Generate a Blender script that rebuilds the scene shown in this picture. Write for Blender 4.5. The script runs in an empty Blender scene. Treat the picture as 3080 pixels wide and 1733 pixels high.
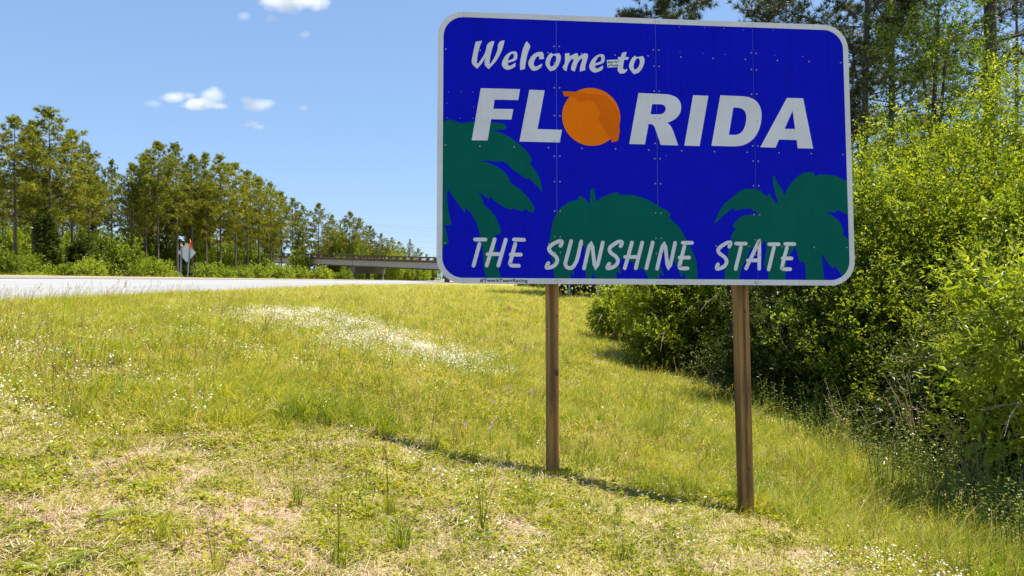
import bpy, math, random
import numpy as np
from mathutils import Vector, Matrix, Euler
from mathutils.geometry import tessellate_polygon

# ------------------------------------------------------------------ camera, sky, sun, exposure
SC = bpy.context.scene
COL = SC.collection
R_ = math.radians
cam_d = bpy.data.cameras.new('camera')
cam_d.sensor_width = 36.0
cam_d.lens = 25.854
cam_d.clip_start = 0.1
cam_d.clip_end = 9000
cam = bpy.data.objects.new('camera', cam_d)
cam.location = (0, 0, 1.6)
cam.rotation_euler = (R_(90 - 0.6346), 0, 0)
COL.objects.link(cam)
SC.camera = cam

SUN_EL, SUN_AZ = 66.0, 17.0          # elevation; azimuth counter-clockwise from +X
sdir = Vector((math.cos(R_(SUN_EL)) * math.cos(R_(SUN_AZ)), math.cos(R_(SUN_EL)) * math.sin(R_(SUN_AZ)), math.sin(R_(SUN_EL))))
world = bpy.data.worlds.new('World')
SC.world = world
world.use_nodes = True
wn = world.node_tree
bg = wn.nodes['Background']
sky = wn.nodes.new('ShaderNodeTexSky')
sky.sky_type = 'NISHITA'
sky.sun_disc = False
sky.sun_elevation = R_(SUN_EL)
sky.sun_rotation = R_(90 - SUN_AZ)
sky.altitude = 0
sky.air_density = 1.0
sky.dust_density = 0.0
sky.ozone_density = 4.0
# clear-day rendition of the photograph: gentler fall-off towards the horizon, a little bluer
sgam = wn.nodes.new('ShaderNodeGamma'); sgam.inputs[1].default_value = 0.5
smul = wn.nodes.new('ShaderNodeMix'); smul.data_type = 'RGBA'; smul.blend_type = 'MULTIPLY'; smul.inputs[0].default_value = 1.0
smul.inputs[7].default_value = (0.77, 0.985, 1.29, 1)
wn.links.new(sky.outputs[0], sgam.inputs[0]); wn.links.new(sgam.outputs[0], smul.inputs[6])
wn.links.new(smul.outputs[2], bg.inputs[0])
bg.inputs[1].default_value = 0.15
sun_d = bpy.data.lights.new('sun', 'SUN')
sun_d.energy = 5.0
sun_d.angle = R_(0.53)
sun_d.color = (1.0, 0.935, 0.80)
sun = bpy.data.objects.new('sun', sun_d)
sun.rotation_euler = (-sdir).to_track_quat('-Z', 'Y').to_euler()
sun.location = (20, 10, 60)
COL.objects.link(sun)
SC.view_settings.view_transform = 'Standard'
SC.view_settings.look = 'None'
SC.view_settings.gamma = 1
SC.view_settings.use_curve_mapping = False
SC.view_settings.exposure = 1.06
SC.render.engine = 'CYCLES'
SC.cycles.use_denoising = True
SC.cycles.use_adaptive_sampling = False
SC.cycles.max_bounces = 10
SC.cycles.diffuse_bounces = 7
SC.cycles.glossy_bounces = 2
SC.cycles.transmission_bounces = 5
SC.cycles.transparent_max_bounces = 8
SC.cycles.volume_bounces = 3
SC.cycles.sample_clamp_indirect = 3

rng = np.random.default_rng(11)
random.seed(5)

# ------------------------------------------------------------------ helpers
def tag(o, label=None, cat=None, group=None, kind=None):
    for k, v in (('label', label), ('category', cat), ('group', group), ('kind', kind)):
        if v: o[k] = v
    return o

class G:
    """vertex / polygon collector"""
    def __init__(s): s.V = []; s.F = []; s.n = 0; s.T = []
    def add(s, V, F, tint=0.5):
        V = np.asarray(V, float).reshape(-1, 3)
        for f in (F if isinstance(F, list) else [F]):
            s.F.append(np.asarray(f, np.int64) + s.n)
        s.V.append(V)
        s.T.append(np.broadcast_to(np.asarray(tint, float), (len(V),)))
        s.n += len(V)
        return s
    def box(s, c, size, M=None):
        x, y, z = np.array(size) / 2
        V = np.array([[-x,-y,-z],[x,-y,-z],[x,y,-z],[-x,y,-z],[-x,-y,z],[x,-y,z],[x,y,z],[-x,y,z]])
        if M is not None: V = V @ np.asarray(M).T
        return s.add(V + np.array(c), np.array([[0,3,2,1],[4,5,6,7],[0,1,5,4],[1,2,6,5],[2,3,7,6],[3,0,4,7]]))
    def beam(s, p0, p1, w, h):
        p0 = np.array(p0, float); p1 = np.array(p1, float)
        d = p1 - p0; L = np.linalg.norm(d); d /= L
        up = np.array([0, 0, 1.0]) if abs(d[2]) < .9 else np.array([0, 1.0, 0])
        sd = np.cross(d, up); sd /= np.linalg.norm(sd); up = np.cross(sd, d)
        return s.box((p0 + p1) / 2, (L, w, h), np.stack([d, sd, up], 1))
    def tube(s, P, r, n=7, cap=True, tint=0.5):
        P = np.asarray(P, float); m = len(P)
        r = np.broadcast_to(np.asarray(r, float), (m,))
        t = np.gradient(P, axis=0); t /= np.linalg.norm(t, axis=1)[:, None] + 1e-9
        ref = np.array([1.0, 0.13, 0.07]) if abs(t[0][0]) < .8 else np.array([0.1, 1.0, 0.05])
        a = np.cross(t, ref); a /= np.linalg.norm(a, axis=1)[:, None] + 1e-9
        b = np.cross(t, a)
        th = np.arange(n) * 2 * np.pi / n
        V = P[:, None] + r[:, None, None] * (np.cos(th)[None, :, None] * a[:, None] + np.sin(th)[None, :, None] * b[:, None])
        i = np.arange(m - 1)[:, None] * n; j = np.arange(n)[None]; k = (np.arange(n)[None] + 1) % n
        F = np.stack([i + j, i + k, i + n + k, i + n + j], -1).reshape(-1, 4)
        FF = [F]
        if cap: FF += [np.arange(n)[None, ::-1], (np.arange(n) + (m - 1) * n)[None]]
        return s.add(V, FF, tint)
    def prism(s, outer, holes=(), z0=0.0, z1=0.001):
        """flat outline (u,v) extruded; local axes: u, depth(-w is front), v"""
        loops = [list(outer)] + [list(h) for h in holes]
        pts = [p for l in loops for p in l]
        tris = tessellate_polygon([[Vector((p[0], p[1], 0)) for p in l] for l in loops])
        N = len(pts)
        V = np.array([[p[0], -z1, p[1]] for p in pts] + [[p[0], -z0, p[1]] for p in pts])
        T = []
        for t in tris:
            a, b, c = (np.array(pts[i]) for i in t)
            ar = (b[0]-a[0])*(c[1]-a[1]) - (b[1]-a[1])*(c[0]-a[0])
            T.append(t if ar > 0 else t[::-1])
        Q = []; o = 0
        for l in loops:
            n = len(l)
            for i in range(n): Q.append((o + i, o + (i+1) % n, N + o + (i+1) % n, N + o + i))
            o += n
        return s.add(V, [np.array(T), np.array(Q)])
    def build(s, name, mat, parent=None, smooth=False, loc=None):
        me = mesh_of(s, name, mat, smooth)
        o = bpy.data.objects.new(name, me); COL.objects.link(o)
        if parent: o.parent = parent
        if loc is not None: o.location = loc
        return o

def mesh_of(g, name, mat, smooth=False):
    V = np.concatenate(g.V).astype(np.float32)
    me = bpy.data.meshes.new(name)
    tot = np.concatenate([np.full(len(f), f.shape[1]) for f in g.F])
    loops = np.concatenate([f.ravel() for f in g.F])
    st = np.concatenate([[0], np.cumsum(tot)[:-1]])
    me.vertices.add(len(V)); me.vertices.foreach_set('co', V.ravel())
    me.loops.add(len(loops)); me.loops.foreach_set('vertex_index', loops.astype(np.int32))
    me.polygons.add(len(tot)); me.polygons.foreach_set('loop_start', st.astype(np.int32))
    me.polygons.foreach_set('loop_total', tot.astype(np.int32))
    me.polygons.foreach_set('use_smooth', np.full(len(tot), bool(smooth)))
    at = me.attributes.new('tint', 'FLOAT', 'POINT')
    at.data.foreach_set('value', np.concatenate(g.T).astype(np.float32))
    me.update(calc_edges=True)
    me.materials.append(mat)
    return me

def thing(name, label, cat, loc=(0, 0, 0), rz=0, group=None):
    o = bpy.data.objects.new(name, None); COL.objects.link(o)
    o.empty_display_size = 0.2
    o.location = loc; o.rotation_euler = (0, 0, rz)
    return tag(o, label, cat, group)

def inst(name, me, parent=None, loc=(0, 0, 0), rot=(0, 0, 0), scale=(1, 1, 1)):
    o = bpy.data.objects.new(name, me); COL.objects.link(o)
    o.parent = parent; o.location = loc; o.rotation_euler = rot; o.scale = scale
    return o

def copy_tree(o, label=None):
    c = o.copy(); COL.objects.link(c)
    if label: c['label'] = label
    for ch in list(o.children):
        k = ch.copy(); COL.objects.link(k); k.parent = c
        for g2 in list(ch.children):
            m = g2.copy(); COL.objects.link(m); m.parent = k
    return c

def unit(a): return a / (np.linalg.norm(a, axis=-1, keepdims=True) + 1e-9)
def sstep(a, b, x):
    t = np.clip((x - a) / (b - a), 0, 1); return t * t * (3 - 2 * t)
_nz = np.random.default_rng(3)
_K = [(_nz.normal(size=2), _nz.uniform(0, 6.28)) for _ in range(24)]
def noise2(x, y, f):
    """smooth pseudo noise about -1..1 at frequency f (1/m)"""
    v = 0; 
    for i, (k, p) in enumerate(_K):
        v = v + np.sin((k[0] * x + k[1] * y) * f * 3.2 + p * (i + 1))
    return v / 5.0

# ------------------------------------------------------------------ materials
def mat(name):
    m = bpy.data.materials.new(name); m.use_nodes = True
    nt = m.node_tree; return m, nt, nt.nodes['Principled BSDF']
def N(nt, t, **kw):
    n = nt.nodes.new('ShaderNode' + t)
    for k, v in kw.items():
        if k in n.inputs.keys(): n.inputs[k].default_value = v
        else: setattr(n, k, v)
    return n
def ramp(nt, fac, stops):
    r = N(nt, 'ValToRGB'); e = r.color_ramp.elements
    while len(e) < len(stops): e.new(0.5)
    for k, (p, c) in enumerate(stops): e[k].position = p; e[k].color = (*c, 1)
    nt.links.new(fac, r.inputs[0]); return r.outputs[0]
def mixc(nt, f, a, b, mode='MIX'):
    m = N(nt, 'Mix', data_type='RGBA', blend_type=mode)
    for s, v in ((0, f), (6, a), (7, b)):
        if hasattr(v, 'links'): nt.links.new(v, m.inputs[s])
        else: m.inputs[s].default_value = (*v, 1) if isinstance(v, tuple) else v
    return m.outputs[2]
def noise_t(nt, scale, detail=4, rough=.6, coord='Object', stretch=None):
    tc = N(nt, 'TexCoord'); n = N(nt, 'TexNoise', Scale=scale, Detail=detail, Roughness=rough)
    if stretch:
        mp = N(nt, 'Mapping'); mp.inputs['Scale'].default_value = stretch
        nt.links.new(tc.outputs[coord], mp.inputs[0]); nt.links.new(mp.outputs[0], n.inputs['Vector'])
    else: nt.links.new(tc.outputs[coord], n.inputs['Vector'])
    return n.outputs[0]
def bump(nt, h, dist, strength=1.0):
    b = N(nt, 'Bump', Distance=dist, Strength=strength); nt.links.new(h, b.inputs['Height']); return b.outputs[0]

def simple(name, c, rough=.6, var=.12, scale=8, metal=0, bumpd=0, spec=.5, stretch=None):
    m, nt, p = mat(name)
    n = noise_t(nt, scale, 5, .65, stretch=stretch)
    a = tuple(max(0, x * (1 - var)) for x in c); b = tuple(min(1, x * (1 + var)) for x in c)
    nt.links.new(ramp(nt, n, [(.3, a), (.7, b)]), p.inputs['Base Color'])
    p.inputs['Roughness'].default_value = rough; p.inputs['Metallic'].default_value = metal
    p.inputs['Specular IOR Level'].default_value = spec
    if bumpd: nt.links.new(bump(nt, n, bumpd), p.inputs['Normal'])
    return m

def leafy(name, stops, trans=.4, gloss=.25, rough=.4, inst_var=.25, tmul=(1.15, 1.2, .55), patch=0, pscale=.7):
    """leaf: diffuse + light passing through + a waxy reflection; hue by leaf ('tint') and by plant"""
    m, nt, p = mat(name)
    out = nt.nodes['Material Output']
    at = N(nt, 'Attribute', attribute_name='tint')
    oi = N(nt, 'ObjectInfo')
    ad = N(nt, 'Math', operation='MULTIPLY_ADD'); ad.inputs[1].default_value = inst_var; 
    sb = N(nt, 'Math', operation='SUBTRACT'); sb.inputs[1].default_value = .5
    nt.links.new(oi.outputs['Random'], sb.inputs[0]); nt.links.new(sb.outputs[0], ad.inputs[0]); nt.links.new(at.outputs['Fac'], ad.inputs[2])
    f = ad.outputs[0]
    if patch:      # stands of greener and drier growth across the field
        ge = N(nt, 'NewGeometry'); pn = N(nt, 'TexNoise', Scale=pscale, Detail=4, Roughness=.65); nt.links.new(ge.outputs['Position'], pn.inputs['Vector'])
        s2 = N(nt, 'Math', operation='SUBTRACT'); s2.inputs[1].default_value = .48; nt.links.new(pn.outputs[0], s2.inputs[0])
        a2 = N(nt, 'Math', operation='MULTIPLY_ADD'); a2.inputs[1].default_value = patch; nt.links.new(s2.outputs[0], a2.inputs[0]); nt.links.new(f, a2.inputs[2]); f = a2.outputs[0]
    c = ramp(nt, f, stops)
    tr = N(nt, 'BsdfTranslucent')
    nt.links.new(mixc(nt, 1.0, c, tmul, 'MULTIPLY'), tr.inputs[0])
    nt.links.new(c, p.inputs['Base Color'])
    p.inputs['Roughness'].default_value = rough; p.inputs['Specular IOR Level'].default_value = gloss
    mx = N(nt, 'MixShader'); mx.inputs[0].default_value = trans
    nt.links.new(p.outputs[0], mx.inputs[1]); nt.links.new(tr.outputs[0], mx.inputs[2])
    nt.links.new(mx.outputs[0], out.inputs[0])
    return m

M = {}
GREEN = [(0, (.03, .055, .006)), (.35, (.10, .15, .010)), (.7, (.22, .28, .016)), (1, (.38, .41, .05))]
M['shrub'] = leafy('shrub_leaf', GREEN, .5, .36, .45, .1, (1.1, 1.25, .5))
M['privet'] = leafy('privet_leaf', [(0, (.035, .07, .007)), (.35, (.14, .19, .010)), (.7, (.335, .36, .018)), (1, (.49, .48, .06))], .6, .36, .42, .1, (1.25, 1.3, .5))
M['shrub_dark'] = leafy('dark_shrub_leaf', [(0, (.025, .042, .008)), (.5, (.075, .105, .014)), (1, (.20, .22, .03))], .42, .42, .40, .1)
M['bright'] = leafy('bright_leaf', [(0, (.13, .19, .012)), (.5, (.29, .345, .025)), (1, (.46, .49, .07))], .55, .5, .38, .1, (1.2, 1.2, .5))
M['pine'] = leafy('pine_needle', [(0, (.02, .032, .010)), (.5, (.06, .08, .018)), (1, (.16, .16, .045))], .22, .3, .42)
M['pine_far'] = leafy('pine_crown', [(0, (.045, .062, .014)), (.5, (.19, .205, .024)), (1, (.40, .39, .05))], .5, .2, .5, .25, (1.3, 1.25, .55))
M['under'] = leafy('understory_leaf', [(0, (.07, .10, .012)), (.5, (.20, .25, .022)), (1, (.37, .39, .05))], .52, .3, .45, .45, (1.15, 1.25, .5), .9, .12)
M['grass'] = leafy('grass_blade', [(0, (.13, .18, .010)), (.32, (.27, .31, .018)), (.6, (.42, .42, .03)), (.75, (.52, .45, .11)), (1, (.62, .52, .25))], .5, .25, .45, .42, (1.2, 1.15, .5), .9)
M['grass_tall'] = leafy('tall_grass_blade', [(0, (.13, .20, .010)), (.35, (.30, .355, .016)), (.65, (.44, .46, .03)), (.8, (.52, .45, .09)), (1, (.60, .50, .19))], .58, .25, .45, .5, (1.22, 1.15, .45), 1.3)
M['redstalk'] = leafy('ripe_seed_stalk', [(0, (.16, .085, .04)), (.5, (.34, .20, .09)), (1, (.50, .36, .17))], .3, .2, .6, .4)
M['straw'] = leafy('dry_straw', [(0, (.10, .055, .03)), (.14, (.30, .20, .11)), (.45, (.52, .41, .24)), (1, (.68, .57, .38))], .25, .2, .6, .3, (1.05, 1, .8))
M['weed'] = leafy('weed_leaf', [(0, (.10, .15, .015)), (.5, (.24, .30, .025)), (1, (.38, .41, .07))], .45, .5, .36, .2)
M['petal'] = leafy('white_petal', [(0, (.72, .66, .55)), (1, (.85, .82, .76))], .3, .2, .6, .2, (1, 1, .95))
M['purple'] = leafy('purple_petal', [(0, (.30, .12, .45)), (1, (.55, .30, .60))], .3, .2, .6, .2, (1, 1, 1))
M['bark'] = simple('pine_bark', (.10, .075, .06), .9, .45, 9, bumpd=.02, stretch=(1, 1, .25))
M['bark_dark'] = simple('dark_bark', (.055, .043, .036), .9, .4, 9, bumpd=.01, stretch=(1, 1, .25))
M['twig'] = simple('pale_twig', (.30, .23, .17), .8, .3, 12)
M['stalk'] = simple('dry_stalk', (.50, .36, .24), .8, .3, 15)
M['weedstem'] = simple('weed_stem', (.12, .15, .04), .7, .3, 15)
M['soil'] = simple('soil_crumb', (.35, .25, .18), .95, .3, 15)

# sign
def sheeting(name, c, streak=.06, rough=.42):
    m, nt, p = mat(name)
    n1 = noise_t(nt, 3.0, 4, .6); n2 = noise_t(nt, 1.0, 3, .6, stretch=(70, 1, .6))
    a = tuple(x * (1 - streak * 1.3) for x in c); b = tuple(min(1, x * (1 + streak)) for x in c)
    col = ramp(nt, n2, [(.3, a), (.7, b)])
    dirt = ramp(nt, n1, [(.35, (.9, .9, .9)), (.62, (1, 1, 1))])
    nt.links.new(mixc(nt, 1.0, col, dirt, 'MULTIPLY'), p.inputs['Base Color'])
    nt.links.new(ramp(nt, n1, [(.3, (rough - .06,) * 3), (.7, (rough + .1,) * 3)]), p.inputs['Roughness'])
    p.inputs['Specular IOR Level'].default_value = .06
    return m
M['blue'] = sheeting('blue_sheeting', (.0035, .007, .56), .10)
M['green'] = sheeting('green_film', (.001, .116, .092), .04)
M['white'] = sheeting('white_film', (.72, .71, .81), .03)  # bluish cast of the shade put into the white base colour
M['border'] = sheeting('white_border_film', (.70, .69, .76), .03)
M['orange'] = sheeting('orange_film', (.94, .20, .001), .03)
M['orange2'] = sheeting('faded_orange_patch', (.80, .152, .001), .04)
M['seam'] = simple('seam_light_line', (.30, .36, .62), .4, .1, 5, metal=.2)
M['alu'] = simple('aluminium', (.52, .53, .56), .42, .1, 5, metal=.6)
M['rivet'] = simple('rivet_metal', (.36, .37, .42), .45, .1, 5, metal=.3)
M['black'] = simple('black_ink', (.012, .012, .016), .6, .1, 5)
M['stick'] = simple('sticker_paper', (.74, .80, .83), .5, .04, 20)
M['galv'] = simple('galvanised_steel', (.30, .33, .38), .5, .15, 6, metal=.4)
M['bluepost'] = simple('blue_grey_steel', (.16, .24, .36), .5, .15, 6, metal=.2)
M['flag_o'] = simple('orange_flag', (.90, .16, .02), .6, .08, 6)
M['flag_y'] = simple('faded_flag', (.75, .62, .40), .6, .1, 6)
M['flag_p'] = simple('pink_flag', (.85, .25, .25), .6, .1, 6)

def wood():
    m, nt, p = mat('treated_timber')
    tc = N(nt, 'TexCoord'); mp = N(nt, 'Mapping'); mp.inputs['Scale'].default_value = (1, 1, .045)
    nt.links.new(tc.outputs['Object'], mp.inputs[0])
    n = N(nt, 'TexNoise', Scale=26, Detail=6, Roughness=.65, Distortion=.8); nt.links.new(mp.outputs[0], n.inputs['Vector'])
    w = N(nt, 'TexWave', wave_type='BANDS', bands_direction='X', Scale=4.5, Distortion=9); w.inputs['Detail'].default_value = 3; w.inputs['Detail Scale'].default_value = 1.2
    nt.links.new(mp.outputs[0], w.inputs['Vector'])
    c1 = ramp(nt, w.outputs['Fac'], [(.1, (.17, .082, .019)), (.55, (.29, .148, .038)), (.95, (.38, .21, .062))])
    c2 = ramp(nt, n.outputs[0], [(.32, (.42, .40, .38)), (.55, (.95, .95, .95)), (.75, (1.1, 1.1, 1.08))])
    c = mixc(nt, 1.0, c1, c2, 'MULTIPLY')
    n3 = noise_t(nt, 2.2, 4, .6)
    c = mixc(nt, 1.0, c, ramp(nt, n3, [(.3, (.74, .74, .76)), (.65, (1.12, 1.10, 1.06))]), 'MULTIPLY')
    nt.links.new(c, p.inputs['Base Color']); p.inputs['Roughness'].default_value = .75
    nt.links.new(bump(nt, n.outputs[0], .0015), p.inputs['Normal'])
    return m
M['wood'] = wood()
M['knot'] = simple('timber_knot', (.085, .035, .018), .8, .3, 60)
M['girder'] = simple('painted_girder', (.42, .40, .43), .6, .12, .7, stretch=(1, 1, 3))
M['rust'] = simple('weathered_brown_concrete', (.115, .075, .06), .85, .3, .9)
M['pier'] = simple('pier_concrete', (.19, .165, .16), .85, .2, .6)

def asphalt():
    m, nt, p = mat('pale_asphalt')
    at = N(nt, 'Attribute', attribute_name='tint')
    n1 = noise_t(nt, 40, 3, .7); n2 = noise_t(nt, .35, 4, .6, stretch=(2.5, .15, 1))
    c = ramp(nt, at.outputs['Fac'], [(0, (.06, .056, .06)), (.5, (.185, .182, .19)), (1, (.298, .296, .298))])
    c = mixc(nt, 1.0, c, ramp(nt, n1, [(.3, (.86, .86, .86)), (.7, (1.08, 1.08, 1.08))]), 'MULTIPLY')
    c = mixc(nt, 1.0, c, ramp(nt, n2, [(.35, (.90, .90, .90)), (.65, (1.04, 1.04, 1.04))]), 'MULTIPLY')
    nt.links.new(c, p.inputs['Base Color']); p.inputs['Roughness'].default_value = .9
    nt.links.new(bump(nt, n1, .004), p.inputs['Normal'])
    return m
M['asphalt'] = asphalt()
M['yellow'] = simple('yellow_line_paint', (.72, .42, .03), .7, .15, 2)
M['edge_white'] = simple('white_line_paint', (.60, .60, .58), .7, .1, 2)

def ground_mat():
    m, nt, p = mat('meadow_ground')
    at = N(nt, 'Attribute', attribute_name='tint')
    n1 = noise_t(nt, 2.6, 6, .7); n2 = noise_t(nt, 45, 4, .75); n3 = noise_t(nt, .5, 4, .6)
    thatch = ramp(nt, n2, [(.3, (.17, .14, .05)), (.5, (.42, .35, .16)), (.72, (.60, .50, .29))])
    green = ramp(nt, n2, [(.3, (.08, .10, .012)), (.6, (.19, .215, .025)), (.8, (.30, .30, .05))])
    soil = ramp(nt, n2, [(.3, (.16, .095, .065)), (.5, (.39, .265, .205)), (.75, (.60, .455, .38))])  # dark end sits in the bump hollows, crevice shade painted into the soil
    f = N(nt, 'MapRange'); f.inputs[1].default_value = .4; f.inputs[2].default_value = .6
    nt.links.new(n1, f.inputs[0])
    c = mixc(nt, f.outputs[0], green, thatch)
    ad = N(nt, 'Math', operation='MULTIPLY_ADD'); ad.inputs[1].default_value = .5; nt.links.new(n1, ad.inputs[0])
    sb = N(nt, 'Math', operation='SUBTRACT'); sb.inputs[1].default_value = .25; nt.links.new(at.outputs['Fac'], sb.inputs[0]); nt.links.new(sb.outputs[0], ad.inputs[2])
    f2 = N(nt, 'MapRange'); f2.inputs[1].default_value = .42; f2.inputs[2].default_value = .66; nt.links.new(ad.outputs[0], f2.inputs[0])
    c = mixc(nt, f2.outputs[0], c, soil)
    nt.links.new(c, p.inputs['Base Color']); p.inputs['Roughness'].default_value = .95; p.inputs['Specular IOR Level'].default_value = .1
    nt.links.new(bump(nt, n2, .02), p.inputs['Normal'])
    return m
M['ground'] = ground_mat()

# ------------------------------------------------------------------ terrain and road
def bend(y): return np.where(y > 120, 3.0e-4 * np.clip(y - 120, 0, 400) ** 2, 0)
XR = [-14, -10, -6, -4, -2, 0, .37, 2.0, 3, 4.7, 7, 12, 30, 80, 700]
ZN = [.95, .94, .90, .79, .45, .01, -.07, -.41, -.60, -.78, -.80, -.35, .3, .8, 1.5]
ZF = [.95, .95, .95, .93, .90, .85, .83, .72, .65, .55, .50, .60, .9, 1.4, 2]
XL = [-700, -150, -70, -45, -31, -27.2, -27, -14]
ZLN = [3.5, 2.6, 1.9, 1.55, 1.72, 1.84, 1.76, .83]
ZLF = [3.5, 2.6, 1.5, .80, 1.0, 1.34, 1.28, .78]
def hgt(x, y, bumps=True):
    x = np.asarray(x, float); y = np.asarray(y, float)
    xs = x - bend(y)
    t1 = sstep(12, 45, y); t2 = np.clip((y - 40) / 170, 0, 1)
    zr = np.interp(xs, XR, ZN) * (1 - t1) + np.interp(xs, XR, ZF) * t1
    zl = np.interp(xs, XL, ZLN) * (1 - t2) + np.interp(xs, XL, ZLF) * t2
    z = np.where(xs >= -13.9, zr, zl)
    if bumps:
        b = .018 * noise2(x, y, 1.7) + .03 * noise2(x + 9, y, .45)
        z = z + np.where((xs > -13.2) | (xs < -28), b, 0)
    return z
BARE = [(-2.55, 4.3, 1.0, .5, .9), (-1.55, 4.15, .9, .45, .95), (-2.2, 3.55, 1.3, .45, 1.0), (-1.0, 3.6, .8, .35, .8), (-.45, 4.55, .7, .35, .75),
        (-2.9, 5.1, .8, .35, .5), (.1, 4.2, .6, .3, .6), (2.15, 5.35, .5, .3, .8), (1.1, 4.6, .6, .25, .5), (-3.5, 7.6, 1.4, .5, .45), (-1.9, 6.6, 1.2, .35, .5),
        (2.05, 6.1, .22, .18, .9), (.45, 6.0, .25, .15, .8), (-.9, 5.3, .8, .3, .5), (-6.8, 10.5, 1.5, .7, .35), (.6, 3.7, .7, .3, .6), (1.6, 3.9, .5, .3, .4)]
def bare(x, y):
    b = np.zeros_like(np.asarray(x, float))
    for cx, cy, rx, ry, s in BARE:
        b = np.maximum(b, s * np.exp(-(((x - cx) / rx) ** 2 + ((y - cy) / ry) ** 2)))
    b = .74 * b + (.24 * noise2(x, y, 1.1) + .22 * noise2(x + 3, y, 4.3)) * np.clip(b * 2, .3, 1)
    xs = x - bend(y)
    edge = sstep(-12.3, -13.3, xs) * sstep(26, 21, y) * .95
    return np.clip(np.maximum(b, edge), 0, 1)

def axis(bps):
    out = []
    for (a, b, s) in bps: out.append(np.arange(a, b, s))
    return np.concatenate(out + [np.array([bps[-1][1]])])
gx = axis([(-700, -150, 55), (-150, -60, 10), (-60, -28, 2), (-28, -26.8, .2), (-26.8, -14.2, 2.1), (-14.2, -12.8, .15), (-12.8, -6, .4), (-6, 6, .14), (6, 16, .5), (16, 60, 4), (60, 700, 80)])
gy = axis([(-60, 2, 4), (2, 10, .14), (10, 22, .35), (22, 60, 1.2), (60, 260, 8), (260, 1500, 60)])
X, Y = np.meshgrid(gx, gy)
Zt = hgt(X, Y)
g = G()
nx, ny = len(gx), len(gy)
i = np.arange(ny - 1)[:, None] * nx; j = np.arange(nx - 1)[None]
g.add(np.stack([X, Y, Zt], -1), np.stack([i + j, i + j + 1, i + nx + j + 1, i + nx + j], -1).reshape(-1, 4), bare(X, Y).ravel())
tag(g.build('ground', M['ground'], smooth=True), kind='structure')

ry = axis([(-60, 60, 3), (60, 160, 5), (160, 620, 10)])
def road_z(x, y):
    t2 = np.clip((y - 40) / 170, 0, 1)
    zf = 1.858 * (1 - t2) + 1.40 * t2
    return .965 + (zf - .965) * (-14 - x) / 13.0
def ribbon(name, x0, x1, lift, m, tints=None, parent=None, wob=0):
    xs = np.linspace(x0, x1, 2) if tints is None else np.array([t[0] for t in tints])
    g = G(); n = len(xs); yy = ry
    if wob: yy = axis([(-60, 5, 3), (5, 60, .25), (60, 160, 4), (160, 620, 10)])
    XX = np.repeat(xs[None], len(yy), 0); YY = np.repeat(yy[:, None], n, 1)
    ZZ = road_z(XX, YY) + lift
    if wob: XX = XX.copy(); XX[:, 0] += wob * noise2(yy, yy * .3, 1.4); 
    i = np.arange(len(yy) - 1)[:, None] * n; j = np.arange(n - 1)[None]
    tt = .5 if tints is None else np.repeat(np.array([[t[1] for t in tints]]), len(yy), 0).ravel()
    g.add(np.stack([XX + bend(YY), YY, ZZ], -1), np.stack([i + j, i + n + j, i + n + j + 1, i + j + 1], -1).reshape(-1, 4), tt)
    if tints is not None:   # a real edge to the slab
        V = np.concatenate([np.stack([XX[:, 0] + bend(yy), yy, ZZ[:, 0]], -1), np.stack([XX[:, 0] + bend(yy) + .05, yy, ZZ[:, 0] - .2], -1)])
        k = np.arange(len(yy) - 1)
        g.add(V, np.stack([k, k + len(yy), k + len(yy) + 1, k + 1], -1), 0.0)
    return g.build(name, m, parent)
road = tag(ribbon('road', -13.9, -27, 0, M['asphalt'], [(-13.85, .0), (-14.25, .06), (-14.7, .8), (-19, .92), (-23.7, .97), (-23.9, .15), (-24.3, .15), (-24.5, .62), (-27, .55)], wob=.07), kind='structure')
tag(ribbon('yellow_line', -26.25, -26.6, .006, M['yellow']), kind='structure')
tag(ribbon('white_line', -23.35, -23.5, .006, M['edge_white']), kind='structure')

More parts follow.
